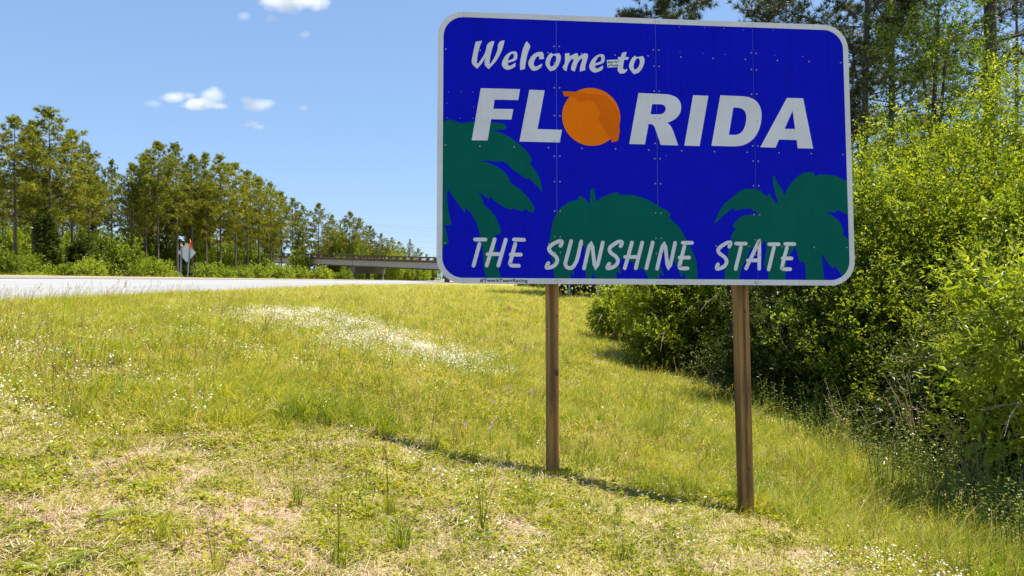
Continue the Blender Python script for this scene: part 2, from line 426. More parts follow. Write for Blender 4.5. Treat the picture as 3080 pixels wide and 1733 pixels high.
# ------------------------------------------------------------------ the welcome sign
# outlines in metres on the face: u to the right, v up, origin in its centre
SIGN = {"letters":[["F",[[-1.4625,0.5042],[-1.1251,0.5051],[-1.1405,0.4096],[-1.344,0.4076],[-1.3549,0.3273],[-1.183,0.3292],[-1.2,0.2384],[-1.3734,0.2367],[-1.4025,0.0521],[-1.5386,0.05]],[]],["L",[[-1.0441,0.5022],[-0.9117,0.5007],[-0.975,0.1605],[-0.7632,0.1585],[-0.7834,0.0478],[-1.1307,0.0487]],[]],["R",[[-0.0895,0.5001],[0.1404,0.4968],[0.1755,0.4943],[0.2107,0.4865],[0.2431,0.4733],[0.2675,0.452],[0.2829,0.4242],[0.2886,0.3936],[0.2863,0.3584],[0.2761,0.3275],[0.259,0.3033],[0.2339,0.2782],[0.2002,0.2581],[0.1613,0.2431],[0.1787,0.2313],[0.1934,0.2133],[0.2062,0.19],[0.2189,0.1597],[0.2567,0.0445],[0.1033,0.0455],[0.0671,0.1518],[0.0537,0.1934],[0.0417,0.2149],[0.0243,0.2258],[-0.0019,0.2287],[-0.0382,0.0476],[-0.1757,0.0481]],[[[0.0311,0.4053],[0.1039,0.4054],[0.1249,0.4025],[0.1406,0.3933],[0.1501,0.3768],[0.1489,0.3549],[0.1398,0.3371],[0.123,0.3236],[0.0983,0.3168],[0.015,0.3147]]]],["I",[[0.3981,0.4943],[0.5357,0.4928],[0.4487,0.0434],[0.3121,0.0439]],[]],["D",[[0.6435,0.5001],[0.8509,0.497],[0.9001,0.4903],[0.9401,0.4754],[0.9737,0.4515],[0.9972,0.4166],[1.0106,0.3727],[1.0139,0.324],[1.0073,0.2707],[0.9935,0.2174],[0.9708,0.1683],[0.9412,0.1262],[0.9028,0.0919],[0.8594,0.0672],[0.8145,0.053],[0.7609,0.0466],[0.5549,0.0474]],[[[0.7592,0.3945],[0.795,0.3936],[0.8261,0.3883],[0.8527,0.373],[0.8691,0.3469],[0.8746,0.3117],[0.8701,0.2674],[0.8584,0.2248],[0.8406,0.1891],[0.8187,0.1666],[0.7917,0.1536],[0.7631,0.1494],[0.7132,0.1492]]]],["A",[[1.2499,0.4936],[1.3987,0.4932],[1.4778,0.0425],[1.3366,0.043],[1.3296,0.1163],[1.1681,0.1171],[1.1339,0.044],[0.9957,0.0446]],[[[1.2985,0.3774],[1.3177,0.2153],[1.2201,0.2139]]]],["W",[[-1.5075,0.9091],[-1.4525,0.9214],[-1.4752,0.8564],[-1.4919,0.7779],[-1.4968,0.7215],[-1.485,0.7192],[-1.4395,0.7882],[-1.4184,0.8409],[-1.4125,0.8758],[-1.399,0.9006],[-1.3718,0.918],[-1.3446,0.9198],[-1.3633,0.8601],[-1.3818,0.7814],[-1.3885,0.7205],[-1.3732,0.7297],[-1.3377,0.7958],[-1.3174,0.8529],[-1.3157,0.8834],[-1.3038,0.9125],[-1.28,0.9272],[-1.2587,0.9297],[-1.2714,0.8718],[-1.2952,0.8102],[-1.3334,0.7439],[-1.3952,0.6736],[-1.4257,0.7038],[-1.4292,0.7262],[-1.4242,0.7714],[-1.4562,0.7184],[-1.4941,0.674],[-1.539,0.7227],[-1.5283,0.8113]],[]],["e",[[-1.2254,0.8177],[-1.1947,0.8335],[-1.1606,0.8363],[-1.1487,0.8132],[-1.1521,0.7731],[-1.1718,0.7534],[-1.2314,0.7324],[-1.2288,0.7168],[-1.2101,0.7087],[-1.1632,0.738],[-1.1675,0.7031],[-1.2016,0.6812],[-1.2399,0.6731],[-1.268,0.6896],[-1.2824,0.7195],[-1.2739,0.7545],[-1.2544,0.7898]],[[[-1.2016,0.8115],[-1.1845,0.8155],[-1.1768,0.801],[-1.1845,0.7729],[-1.2144,0.759],[-1.2314,0.7532],[-1.2212,0.7822]]]],["l",[[-1.0647,0.9293],[-1.0434,0.9012],[-1.0374,0.8796],[-1.0598,0.8178],[-1.0753,0.739],[-1.0822,0.6849],[-1.1224,0.6724],[-1.1249,0.7201],[-1.1163,0.7899],[-1.0991,0.8601],[-1.0802,0.9087]],[]],["c",[[-0.9792,0.8335],[-0.9406,0.8392],[-0.9226,0.8267],[-0.9168,0.7788],[-0.958,0.7732],[-0.9579,0.7967],[-0.9707,0.8015],[-0.9922,0.7764],[-1.0069,0.7324],[-0.9967,0.7093],[-0.9796,0.7098],[-0.9323,0.7365],[-0.9393,0.7084],[-0.9711,0.6813],[-1.0122,0.6714],[-1.0395,0.6966],[-1.0531,0.7354],[-1.0393,0.7749],[-1.0136,0.8106]],[]],["o",[[-0.8547,0.835],[-0.8349,0.8234],[-0.7858,0.8337],[-0.7704,0.808],[-0.7749,0.7641],[-0.7949,0.719],[-0.8252,0.6841],[-0.8639,0.6716],[-0.8938,0.7081],[-0.9049,0.7426],[-0.8936,0.784],[-0.8763,0.8151]],[[[-0.8402,0.8075],[-0.8203,0.8125],[-0.8101,0.791],[-0.8172,0.7471],[-0.8379,0.7203],[-0.8543,0.7111],[-0.8663,0.7281],[-0.861,0.7675]]]],["m",[[-0.734,0.8319],[-0.6926,0.8367],[-0.6953,0.8078],[-0.652,0.8311],[-0.6277,0.8389],[-0.6174,0.8234],[-0.6192,0.8041],[-0.5784,0.8308],[-0.548,0.8388],[-0.5324,0.8262],[-0.5379,0.7909],[-0.553,0.7379],[-0.5577,0.6896],[-0.6054,0.675],[-0.6008,0.7189],[-0.5848,0.7719],[-0.5812,0.7922],[-0.5977,0.7873],[-0.6222,0.7532],[-0.6354,0.7178],[-0.6486,0.6755],[-0.6701,0.6818],[-0.6812,0.6989],[-0.6741,0.7341],[-0.6592,0.7739],[-0.6609,0.787],[-0.6782,0.7803],[-0.6999,0.7508],[-0.7131,0.7154],[-0.7202,0.6759],[-0.7434,0.6883],[-0.7562,0.7141],[-0.7432,0.732],[-0.7344,0.7584]],[]],["e",[[-0.463,0.8179],[-0.4316,0.8338],[-0.3968,0.8367],[-0.3848,0.8134],[-0.3886,0.7728],[-0.4088,0.7529],[-0.4698,0.7317],[-0.4673,0.716],[-0.4483,0.7078],[-0.4002,0.7374],[-0.4049,0.7021],[-0.4398,0.6801],[-0.4789,0.6719],[-0.5074,0.6885],[-0.5219,0.7187],[-0.513,0.754],[-0.4928,0.7897]],[[[-0.4387,0.8116],[-0.4213,0.8157],[-0.4136,0.801],[-0.4217,0.7727],[-0.4522,0.7585],[-0.4696,0.7527],[-0.459,0.782]]]],["t",[[-0.2299,0.8518],[-0.1904,0.8637],[-0.2023,0.8174],[-0.1708,0.8176],[-0.178,0.7953],[-0.2121,0.7942],[-0.2223,0.7394],[-0.2226,0.7112],[-0.2096,0.7046],[-0.185,0.7124],[-0.1923,0.692],[-0.2143,0.6737],[-0.2493,0.67],[-0.2708,0.6983],[-0.266,0.738],[-0.2568,0.7911],[-0.2698,0.795],[-0.2653,0.8154],[-0.2416,0.8171]],[]],["o",[[-0.118,0.8325],[-0.098,0.8208],[-0.0478,0.8312],[-0.0323,0.8052],[-0.0372,0.761],[-0.058,0.7154],[-0.0891,0.6801],[-0.1287,0.6675],[-0.1589,0.7044],[-0.1699,0.7392],[-0.158,0.781],[-0.1402,0.8124]],[[[-0.1034,0.8047],[-0.0832,0.8098],[-0.0729,0.7881],[-0.0805,0.7438],[-0.1018,0.7167],[-0.1186,0.7074],[-0.1306,0.7246],[-0.1249,0.7644]]]]],"strokes":[["T",[[[-1.5068,-0.7985],[-1.4199,-0.7976]],[[-1.4701,-0.835],[-1.5189,-1.0192]]]],["H",[[[-1.3422,-0.795],[-1.4084,-1.0183]],[[-1.2481,-0.7983],[-1.3104,-1.0176]],[[-1.4018,-0.9225],[-1.2934,-0.9198]]]],["E",[[[-1.1778,-0.795],[-1.0936,-0.7967]],[[-1.1675,-0.8319],[-1.2078,-0.9825],[-1.2104,-1.004],[-1.1933,-1.0167],[-1.1376,-1.018]],[[-1.2053,-0.9242],[-1.1204,-0.9234]]]],["S",[[[-0.7806,-0.8449],[-0.768,-0.8165],[-0.7733,-0.8052],[-0.7946,-0.8061],[-0.8407,-0.8278],[-0.8709,-0.8529],[-0.8792,-0.8759],[-0.8623,-0.9022],[-0.827,-0.9301],[-0.8094,-0.9581],[-0.8131,-0.9864],[-0.8344,-1.0147],[-0.8734,-1.0309],[-0.8999,-1.0328],[-0.8963,-1.0117],[-0.8856,-0.994]]]],["U",[[[-0.6887,-0.8032],[-0.7351,-0.9752],[-0.7381,-1.0034],[-0.7283,-1.0245],[-0.7035,-1.0349],[-0.6751,-1.0241],[-0.6536,-0.9922],[-0.6355,-0.9496],[-0.6018,-0.8059]]]],["N",[[[-0.5792,-1.0357],[-0.5162,-0.8139],[-0.4787,-1.0367],[-0.4157,-0.8128]]]],["S",[[[-0.2609,-0.8433],[-0.248,-0.8146],[-0.2551,-0.8047],[-0.2839,-0.8061],[-0.3273,-0.8333],[-0.3508,-0.8531],[-0.3582,-0.8762],[-0.3423,-0.9045],[-0.3031,-0.9326],[-0.2855,-0.9644],[-0.2929,-0.9928],[-0.3183,-1.0178],[-0.3542,-1.0312],[-0.3775,-1.0332],[-0.372,-1.0112],[-0.3611,-0.9951]]]],["H",[[[-0.1615,-0.8102],[-0.2269,-1.0321]],[[-0.0719,-0.8093],[-0.1309,-1.0313]],[[-0.2223,-0.9354],[-0.116,-0.9345]]]],["I",[[[0.02,-0.8083],[-0.0382,-1.0307]]]],["N",[[[0.055,-1.0346],[0.1213,-0.8101],[0.1554,-1.0339],[0.2169,-0.8099]]]],["E",[[[0.2844,-0.8084],[0.3659,-0.8076]],[[0.2986,-0.8377],[0.2559,-0.9956],[0.2513,-1.0153],[0.2627,-1.0288],[0.3228,-1.0291]],[[0.2551,-0.9366],[0.3382,-0.9359]]]],["S",[[[0.6976,-0.8374],[0.71,-0.8084],[0.7039,-0.8005],[0.6761,-0.8051],[0.6314,-0.8308],[0.6014,-0.8581],[0.5981,-0.8761],[0.6116,-0.8994],[0.6515,-0.9278],[0.6711,-0.96],[0.6631,-0.9924],[0.6388,-1.016],[0.6054,-1.0288],[0.5816,-1.0297],[0.5857,-1.0074],[0.5933,-0.993]]]],["T",[[[0.759,-0.8104],[0.8453,-0.8095]],[[0.8009,-0.84],[0.75,-1.0313]]]],["A",[[[0.8431,-1.0263],[0.9543,-0.8077],[0.9666,-0.8076],[0.9607,-1.028]],[[0.8613,-0.9556],[0.9613,-0.9547]]]],["T",[[[1.0557,-0.8128],[1.1415,-0.8119]],[[1.0979,-0.8407],[1.0456,-1.0338]]]],["E",[[[1.2013,-0.8088],[1.2837,-0.8087]],[[1.2155,-0.8395],[1.1676,-1.0048],[1.1697,-1.0246],[1.1826,-1.0299],[1.2393,-1.0295]],[[1.1738,-0.936],[1.2541,-0.9353]]]]],"palm_l":[[-1.7942,0.2008],[-1.7484,0.2224],[-1.7067,0.2234],[-1.6732,0.2097],[-1.6312,0.1954],[-1.5558,0.2066],[-1.4971,0.2114],[-1.3708,0.2085],[-1.2864,0.2046],[-1.2568,0.1941],[-1.2373,0.1646],[-1.2568,0.1513],[-1.3032,0.1502],[-1.3623,0.1377],[-1.2863,0.1206],[-1.2187,0.0879],[-1.151,0.0423],[-1.0838,-0.0198],[-1.0474,-0.062],[-1.0258,-0.1097],[-1.0215,-0.1271],[-1.0519,-0.1364],[-1.0129,-0.175],[-0.974,-0.2311],[-0.9481,-0.3004],[-0.9337,-0.3961],[-0.9613,-0.353],[-1.0132,-0.3016],[-1.0478,-0.2656],[-1.0781,-0.2722],[-1.1256,-0.2338],[-1.1861,-0.1957],[-1.2336,-0.1443],[-1.2724,-0.125],[-1.3155,-0.1285],[-1.3929,-0.1213],[-1.4633,-0.1253],[-1.3929,-0.1431],[-1.324,-0.1722],[-1.2551,-0.2231],[-1.2206,-0.2704],[-1.2051,-0.3136],[-1.143,-0.3516],[-1.074,-0.4157],[-1.0266,-0.4758],[-1.0016,-0.5275],[-1.0138,-0.5623],[-1.0397,-0.5558],[-1.0785,-0.5329],[-1.1087,-0.5524],[-1.1518,-0.54],[-1.1905,-0.5241],[-1.2034,-0.5425],[-1.255,-0.5225],[-1.3237,-0.4802],[-1.3666,-0.4445],[-1.3838,-0.4275],[-1.3898,-0.451],[-1.4266,-0.4299],[-1.4866,-0.3816],[-1.4523,-0.439],[-1.4394,-0.469],[-1.4436,-0.495],[-1.3751,-0.5501],[-1.3322,-0.6099],[-1.3021,-0.6784],[-1.2849,-0.7402],[-1.3235,-0.7519],[-1.3534,-0.7737],[-1.3404,-0.8422],[-1.3276,-0.8936],[-1.3232,-0.9877],[-1.3104,-1.056],[-1.2847,-1.1327],[-1.3912,-1.1334],[-1.4167,-1.0994],[-1.4321,-1.0484],[-1.4374,-0.963],[-1.4427,-0.8861],[-1.4514,-0.8176],[-1.4686,-0.7492],[-1.4815,-0.6892],[-1.5116,-0.6209],[-1.5458,-0.5697],[-1.586,-0.5272],[-1.5943,-0.5721],[-1.6397,-0.5108],[-1.6824,-0.4512],[-1.7295,-0.383],[-1.7447,-0.3918],[-1.7444,-0.4607],[-1.7346,-0.5465],[-1.7068,-0.6809],[-1.7635,-0.6756],[-1.7488,-0.7353],[-1.7297,-0.8376],[-1.7584,-0.8396],[-1.7717,-0.8722],[-1.7859,-0.8936]],"palm_m":[[-0.8718,-0.7943],[-0.8584,-0.699],[-0.8408,-0.6207],[-0.8058,-0.5508],[-0.7621,-0.5067],[-0.7008,-0.4665],[-0.6239,-0.4453],[-0.622,-0.4217],[-0.6044,-0.4127],[-0.5783,-0.4297],[-0.5278,-0.4814],[-0.5164,-0.3561],[-0.4987,-0.3435],[-0.4857,-0.3626],[-0.4716,-0.4631],[-0.4203,-0.4229],[-0.3496,-0.3911],[-0.2745,-0.375],[-0.2703,-0.4013],[-0.2084,-0.395],[-0.1376,-0.4009],[-0.0492,-0.4259],[0.0391,-0.4686],[0.1097,-0.5116],[0.1326,-0.5157],[0.1837,-0.5634],[0.1654,-0.5918],[0.2111,-0.6335],[0.2268,-0.6409],[0.2663,-0.6872],[0.284,-0.723],[0.3159,-0.7801],[0.3406,-0.8337],[0.3726,-0.8872],[0.4005,-0.9658],[0.4084,-1.0374],[0.4092,-1.1374],[0.3119,-1.138],[0.2982,-1.0882],[0.2841,-1.0579],[0.2761,-1.1019],[0.2633,-1.1034],[0.2495,-1.0564],[0.2355,-1.0208],[0.2177,-0.9959],[0.1967,-0.9461],[0.1608,-0.9142],[0.125,-0.8752],[0.1141,-0.8789],[0.095,-0.9434],[0.0797,-1.0077],[0.0936,-1.0432],[0.12,-1.0982],[0.0722,-1.0719],[0.059,-1.1395],[-0.0143,-1.1399],[-0.0406,-1.0797],[-0.069,-1.0408],[-0.0879,-1.0243],[-0.1059,-1.0489],[-0.1301,-1.0306],[-0.1478,-1.0023],[-0.1655,-0.974],[-0.1921,-0.9672],[-0.235,-0.9426],[-0.2538,-0.9535],[-0.2658,-0.9713],[-0.2787,-1.0069],[-0.263,-1.0458],[-0.2543,-1.0794],[-0.2829,-1.069],[-0.3069,-1.0596],[-0.2993,-1.0921],[-0.2937,-1.1416],[-0.4731,-1.1427],[-0.4941,-1.0934],[-0.5088,-1.0635],[-0.5141,-1.1429],[-0.5614,-1.1432],[-0.5686,-1.0586],[-0.5733,-0.9562],[-0.5702,-0.8712],[-0.5804,-0.8074],[-0.6138,-0.8857],[-0.65,-0.9921],[-0.6716,-1.0417],[-0.6656,-1.0998],[-0.686,-1.0735],[-0.6994,-1.0659],[-0.6882,-1.144],[-0.8262,-1.1448],[-0.8383,-1.0921],[-0.8434,-1.0465],[-0.8485,-0.9937],[-0.8816,-0.86]],"palm_r":[[0.5669,-0.636],[0.5886,-0.5845],[0.6261,-0.5131],[0.6633,-0.4594],[0.7368,-0.4049],[0.7923,-0.355],[0.8382,-0.332],[0.8838,-0.3268],[0.9477,-0.3257],[0.9838,-0.343],[1.0196,-0.3737],[1.0493,-0.3911],[1.0637,-0.3605],[1.0875,-0.3994],[1.1187,-0.4347],[1.1454,-0.4629],[1.1418,-0.4254],[1.1163,-0.3453],[1.1043,-0.2739],[1.1057,-0.2155],[1.1179,-0.2046],[1.1327,-0.2375],[1.1456,-0.2732],[1.1766,-0.3175],[1.2043,-0.3815],[1.2266,-0.3346],[1.2697,-0.271],[1.3265,-0.2116],[1.3828,-0.179],[1.4571,-0.165],[1.4827,-0.1772],[1.4855,-0.2105],[1.5213,-0.19],[1.5863,-0.1888],[1.679,-0.1962],[1.7892,-0.2485],[1.7891,-0.5461],[1.7249,-0.5156],[1.6772,-0.4982],[1.6736,-0.5253],[1.6135,-0.5216],[1.5625,-0.525],[1.6129,-0.5396],[1.6675,-0.5747],[1.7123,-0.6235],[1.7338,-0.677],[1.726,-0.7219],[1.796,-0.7659],[1.8031,-0.9802],[1.7996,-0.9909],[1.7779,-1.0449],[1.7321,-1.1028],[1.7128,-1.0837],[1.6822,-1.0417],[1.6516,-0.9989],[1.6279,-1.0183],[1.5923,-0.9848],[1.5543,-0.9237],[1.5275,-0.8893],[1.5392,-1.0312],[1.5466,-1.1461],[1.3774,-1.147],[1.3777,-1.1389],[1.3812,-1.0122],[1.3744,-0.9869],[1.3567,-0.9507],[1.3372,-0.9763],[1.3159,-0.9329],[1.3046,-0.8677],[1.2905,-0.8352],[1.2731,-0.8535],[1.2419,-0.9046],[1.2106,-0.9592],[1.1989,-1.0497],[1.1947,-1.14],[1.0423,-1.1409],[1.0407,-1.0508],[1.0227,-1.0293],[1.0067,-0.997],[1.0136,-0.9427],[1.0283,-0.8703],[1.0261,-0.8088],[1.0139,-0.7745],[1.0021,-0.7981],[0.9829,-0.8273],[0.9525,-0.8566],[0.9295,-0.8857],[0.9228,-0.8568],[0.9008,-0.8426],[0.8819,-0.8608],[0.8623,-0.908],[0.839,-0.9622],[0.816,-0.9984],[0.7927,-1.0526],[0.779,-1.1424],[0.6539,-1.1431],[0.6527,-1.0535],[0.6685,-0.9996],[0.688,-0.9455],[0.6832,-0.9096],[0.6934,-0.859],[0.724,-0.8082],[0.7284,-0.7757],[0.7071,-0.7669],[0.7294,-0.7251],[0.7584,-0.6708],[0.7297,-0.6623],[0.741,-0.6401],[0.7873,-0.5907],[0.8332,-0.5617],[0.897,-0.552],[0.9788,-0.5571],[0.9476,-0.5264],[0.9204,-0.5223],[0.8937,-0.4987],[0.8436,-0.5029],[0.7889,-0.5126],[0.748,-0.5221],[0.7458,-0.4937],[0.6981,-0.5254],[0.643,-0.5705],[0.5924,-0.6198]],"disc":[[-0.5071,0.279],[-0.2532,0.2853],[-0.5051,0.5339]],"patch":[[-0.7573,0.4964],[-0.6884,0.4965],[-0.6195,0.4932],[-0.5159,0.477],[-0.3947,0.4716],[-0.3645,0.4506],[-0.3086,0.3954],[-0.2744,0.3353],[-0.2619,0.2833],[-0.2643,0.2137],[-0.2588,0.1617],[-0.2753,0.0728],[-0.3309,0.0577],[-0.3331,0.0949],[-0.3546,0.1074],[-0.3802,0.1502],[-0.4186,0.21],[-0.4484,0.2613],[-0.4309,0.2965],[-0.4391,0.3484],[-0.4905,0.408],[-0.525,0.4262],[-0.6071,0.4031],[-0.6457,0.4343],[-0.693,0.4521],[-0.742,0.4516]],"sticker":[[-0.3663,0.7854],[-0.2645,0.7928],[-0.2601,0.7267],[-0.3607,0.7184]],"rivets":[[-1.7618,0.8365],[-1.4667,0.835],[-0.8822,0.8341],[-0.587,0.8349],[-0.293,0.8321],[-0.0003,0.8345],[0.2929,0.8324],[0.5847,0.8311],[0.8779,0.8297],[1.1697,0.8309],[1.4636,0.8303],[1.7569,0.8287],[-1.7597,0.0034],[-1.4688,0.0021],[-1.1747,0.0016],[-0.8809,0.001],[-0.5908,0.0012],[-0.2968,0.0022],[-0.0049,-0.0006],[0.2881,-0.0015],[0.5816,-0.0025],[0.8755,-0.0027],[1.1643,-0.003],[1.4599,-0.0023],[1.752,-0.0053],[-1.7584,-0.8311],[-1.4599,-0.8306],[-1.1735,-0.8319],[-0.8806,-0.829],[-0.588,-0.8303],[-0.0005,-0.8331],[0.291,-0.8328],[0.582,-0.8334],[0.8753,-0.8332],[1.1727,-0.8329],[1.464,-0.8353],[1.7614,-0.8342],[-0.8303,0.8917],[-0.7829,0.8924],[-0.8292,0.7467],[-0.7819,0.7473],[-0.8284,0.5265],[-0.782,0.5269],[-0.8277,0.2813],[-0.7815,0.2816],[-0.8278,0.0623],[-0.7799,0.0625],[-0.8345,1.1496],[-0.7826,1.148],[0.0506,1.1492],[0.0974,1.1473],[-0.8298,-0.0715],[-0.7826,-0.0715],[-0.8307,-0.2923],[-0.7828,-0.2923],[-0.8301,-0.5476],[-0.7814,-0.5478],[-0.8293,-0.7679],[-0.7816,-0.7674],[-0.8272,-0.9001],[-0.7813,-0.9023],[-0.83,-1.1454],[-0.7825,-1.1468],[0.048,0.8909],[0.0965,0.8898],[0.0522,0.7444],[0.0963,0.7431],[0.0519,0.5225],[0.0958,0.522],[0.0513,0.2798],[0.0951,0.2782],[0.0518,0.0583],[0.0973,0.0567],[0.9297,0.8913],[0.9765,0.8892],[0.929,0.7412],[0.9758,0.739],[0.9276,0.5195],[0.9744,0.5199],[0.9733,0.277],[0.9271,0.0554],[0.9727,0.0555],[0.9282,1.146],[0.9761,1.1459],[0.0477,-0.0759],[0.0951,-0.0758],[0.0492,-0.2947],[0.0965,-0.2956],[0.0494,-0.5503],[0.0974,-0.5523],[0.0491,-0.7714],[0.0979,-0.7708],[0.0517,-0.9025],[0.096,-0.9038],[0.0519,-1.1471],[0.097,-1.1477],[0.9259,-0.0798],[0.9743,-0.0806],[0.9264,-0.2993],[0.9747,-0.2985],[0.9261,-0.5534],[0.9761,-0.5536],[0.9301,-0.7751],[0.9756,-0.772],[0.9317,-0.905],[0.9752,-0.9055],[0.9723,-1.1488]],"bolt":[0.9261,-1.149],"small":[[-1.7372,0.4664],[-1.6282,0.4694],[-1.529,0.4688],[-1.7492,0.3658],[-1.521,0.3402],[-1.7485,0.242],[-1.6398,0.2379],[-1.5283,0.2406],[0.2865,1.1016],[0.5138,1.1052],[0.6903,1.1052],[0.8621,1.0978],[1.1401,1.1049],[0.2865,0.8739],[0.4936,0.8735],[0.6982,0.8704],[1.1453,0.8741],[1.4055,0.8753],[0.1483,-0.0481]]}
SW, SH, CR, BW = 3.66, 2.342, .222, .0475
sign = thing('welcome_sign', 'large blue roadside sign reading Welcome to Florida The Sunshine State, on two timber posts', 'sign')
sign.location = (1.19019, 6.3925, 2.72733)
sign.rotation_euler = Matrix(((.9965039, -.0835484, -.000366), (.08333, .9935632, .0767349), (-.0060475, -.0764971, .9970515))).to_euler()
seams = [-.8089, .0706, .9491]
def rrect(x0, x1, y0, y1, r, corners):
    """outline, counter-clockwise; corners: set of 'bl br tr tl' that are round"""
    out = []
    for nm, cx, cy, a in (('bl', x0, y0, 180), ('br', x1, y0, 270), ('tr', x1, y1, 0), ('tl', x0, y1, 90)):
        if nm in corners:
            ox = cx + (r if 'l' in nm else -r); oy = cy + (r if 'b' in nm else -r)
            for k in range(13):
                t = R_(a + 90 * k / 12); out.append((ox + r * math.cos(t), oy + r * math.sin(t)))
        else: out.append((cx, cy))
    return out
xs = [-SW / 2] + seams + [SW / 2]
for k in range(4):
    a = xs[k] + (.0017 if k else 0); b = xs[k + 1] - (.0017 if k < 3 else 0)
    cs = {'bl', 'tl'} if k == 0 else {'br', 'tr'} if k == 3 else set()
    g = G(); g.prism(rrect(a, b, -SH / 2, SH / 2, CR, cs), z0=-.0035, z1=0)
    g.build('panel', M['blue'], sign)
for u in seams:
    g = G(); g.box((u, .0032, 0), (.03, .004, SH - .01)); g.V[-1][:, 1] += .0025; g.build('seam_strip', M['seam'], sign)  # pale bluish strip added so the joint shows as a line of light
# white border: straight strips and four curved corners, butted with open joints
def strip(x0, x1, y0, y1):
    g = G(); g.prism([(x0, y0), (x1, y0), (x1, y1), (x0, y1)], z0=.0002, z1=.0026); g.build('border_strip', M['border'], sign)
J = .0012
for yb in (-SH / 2, SH / 2 - BW):
    e = [-SW / 2 + CR] + seams + [SW / 2 - CR]
    for k in range(4): strip(e[k] + J, e[k + 1] - J, yb, yb + BW)
for xb in (-SW / 2, SW / 2 - BW): strip(xb, xb + BW, -SH / 2 + CR + J, SH / 2 - CR - J)
for (sx, sy, a0) in ((-1, -1, 180), (1, -1, 270), (1, 1, 0), (-1, 1, 90)):
    cx, cy = sx * (SW / 2 - CR), sy * (SH / 2 - CR)
    o = [(cx + CR * math.cos(R_(a0 + 90 * k / 16)), cy + CR * math.sin(R_(a0 + 90 * k / 16))) for k in range(17)]
    i_ = [(cx + (CR - BW) * math.cos(R_(a0 + 90 * k / 16)), cy + (CR - BW) * math.sin(R_(a0 + 90 * k / 16))) for k in range(16, -1, -1)]
    g = G(); g.prism(o + i_, z0=.0002, z1=.0026); g.build('border_corner', M['border'], sign)
# palm silhouettes, clipped by the border's inner edge
def clip_in(p):
    hx, hy, r = SW / 2 - BW + .004, SH / 2 - BW + .004, CR - BW
    x = min(max(p[0], -hx), hx); y = min(max(p[1], -hy), hy)
    cx, cy = hx - r, hy - r
    if abs(x) > cx and abs(y) > cy:
        dx, dy = abs(x) - cx, abs(y) - cy; d = math.hypot(dx, dy)
        if d > r: x = math.copysign(cx + dx / d * r, x); y = math.copysign(cy + dy / d * r, y)
    return (x, y)
for key, lb in (('palm_l', 'green palm fronds and trunk at the left end'), ('palm_m', 'round green palm in the middle'), ('palm_r', 'green palm at the right end')):
    g = G(); g.prism([clip_in(p) for p in SIGN[key]], z0=.0002, z1=.0008)
    tag(g.build('palm_silhouette', M['green'], sign), lb)
def smooth_loop(P, n=4, corner=50):
    """round the gentle turns of a traced outline, keep its sharp corners"""
    P = [np.array(p) for p in P]; m = len(P); sharp = []
    for i in range(m):
        a, b = P[i] - P[i - 1], P[(i + 1) % m] - P[i]
        ang = math.degrees(math.acos(max(-1, min(1, a @ b / (np.linalg.norm(a) * np.linalg.norm(b) + 1e-12)))))
        sharp.append(ang > corner or max(np.linalg.norm(a), np.linalg.norm(b)) > .16)
    out = []
    for i in range(m):
        p0, p1, p2, p3 = P[i - 1], P[i], P[(i + 1) % m], P[(i + 2) % m]
        out.append(tuple(p1))
        if sharp[i] and sharp[(i + 1) % m]: continue
        m1 = np.zeros(2) + (p2 - p1) if sharp[i] else (p2 - p0) / 2
        m2 = (p2 - p1) if sharp[(i + 1) % m] else (p3 - p1) / 2
        for k in range(1, n):
            t = k / n
            out.append(tuple((2*t**3 - 3*t*t + 1) * p1 + (t**3 - 2*t*t + t) * m1 + (3*t*t - 2*t**3) * p2 + (t**3 - t*t) * m2))
    return out
big = 'FLRIDA'
for idx, (ch, o, hs) in enumerate(SIGN['letters']):
    if idx < 6: oo, hh = smooth_loop(o, 4, 40), [smooth_loop(h, 4, 40) for h in hs]
    else: oo, hh = smooth_loop(o, 4, 62), [smooth_loop(h, 4, 62) for h in hs]
    g = G(); g.prism(oo, hh, z0=.0012 if idx < 6 else .0004, z1=.002 if idx < 6 else .0011)
    tag(g.build('letter', M['white'], sign), f'large block letter {ch}' if idx < 6 else f'brush script letter {ch}')
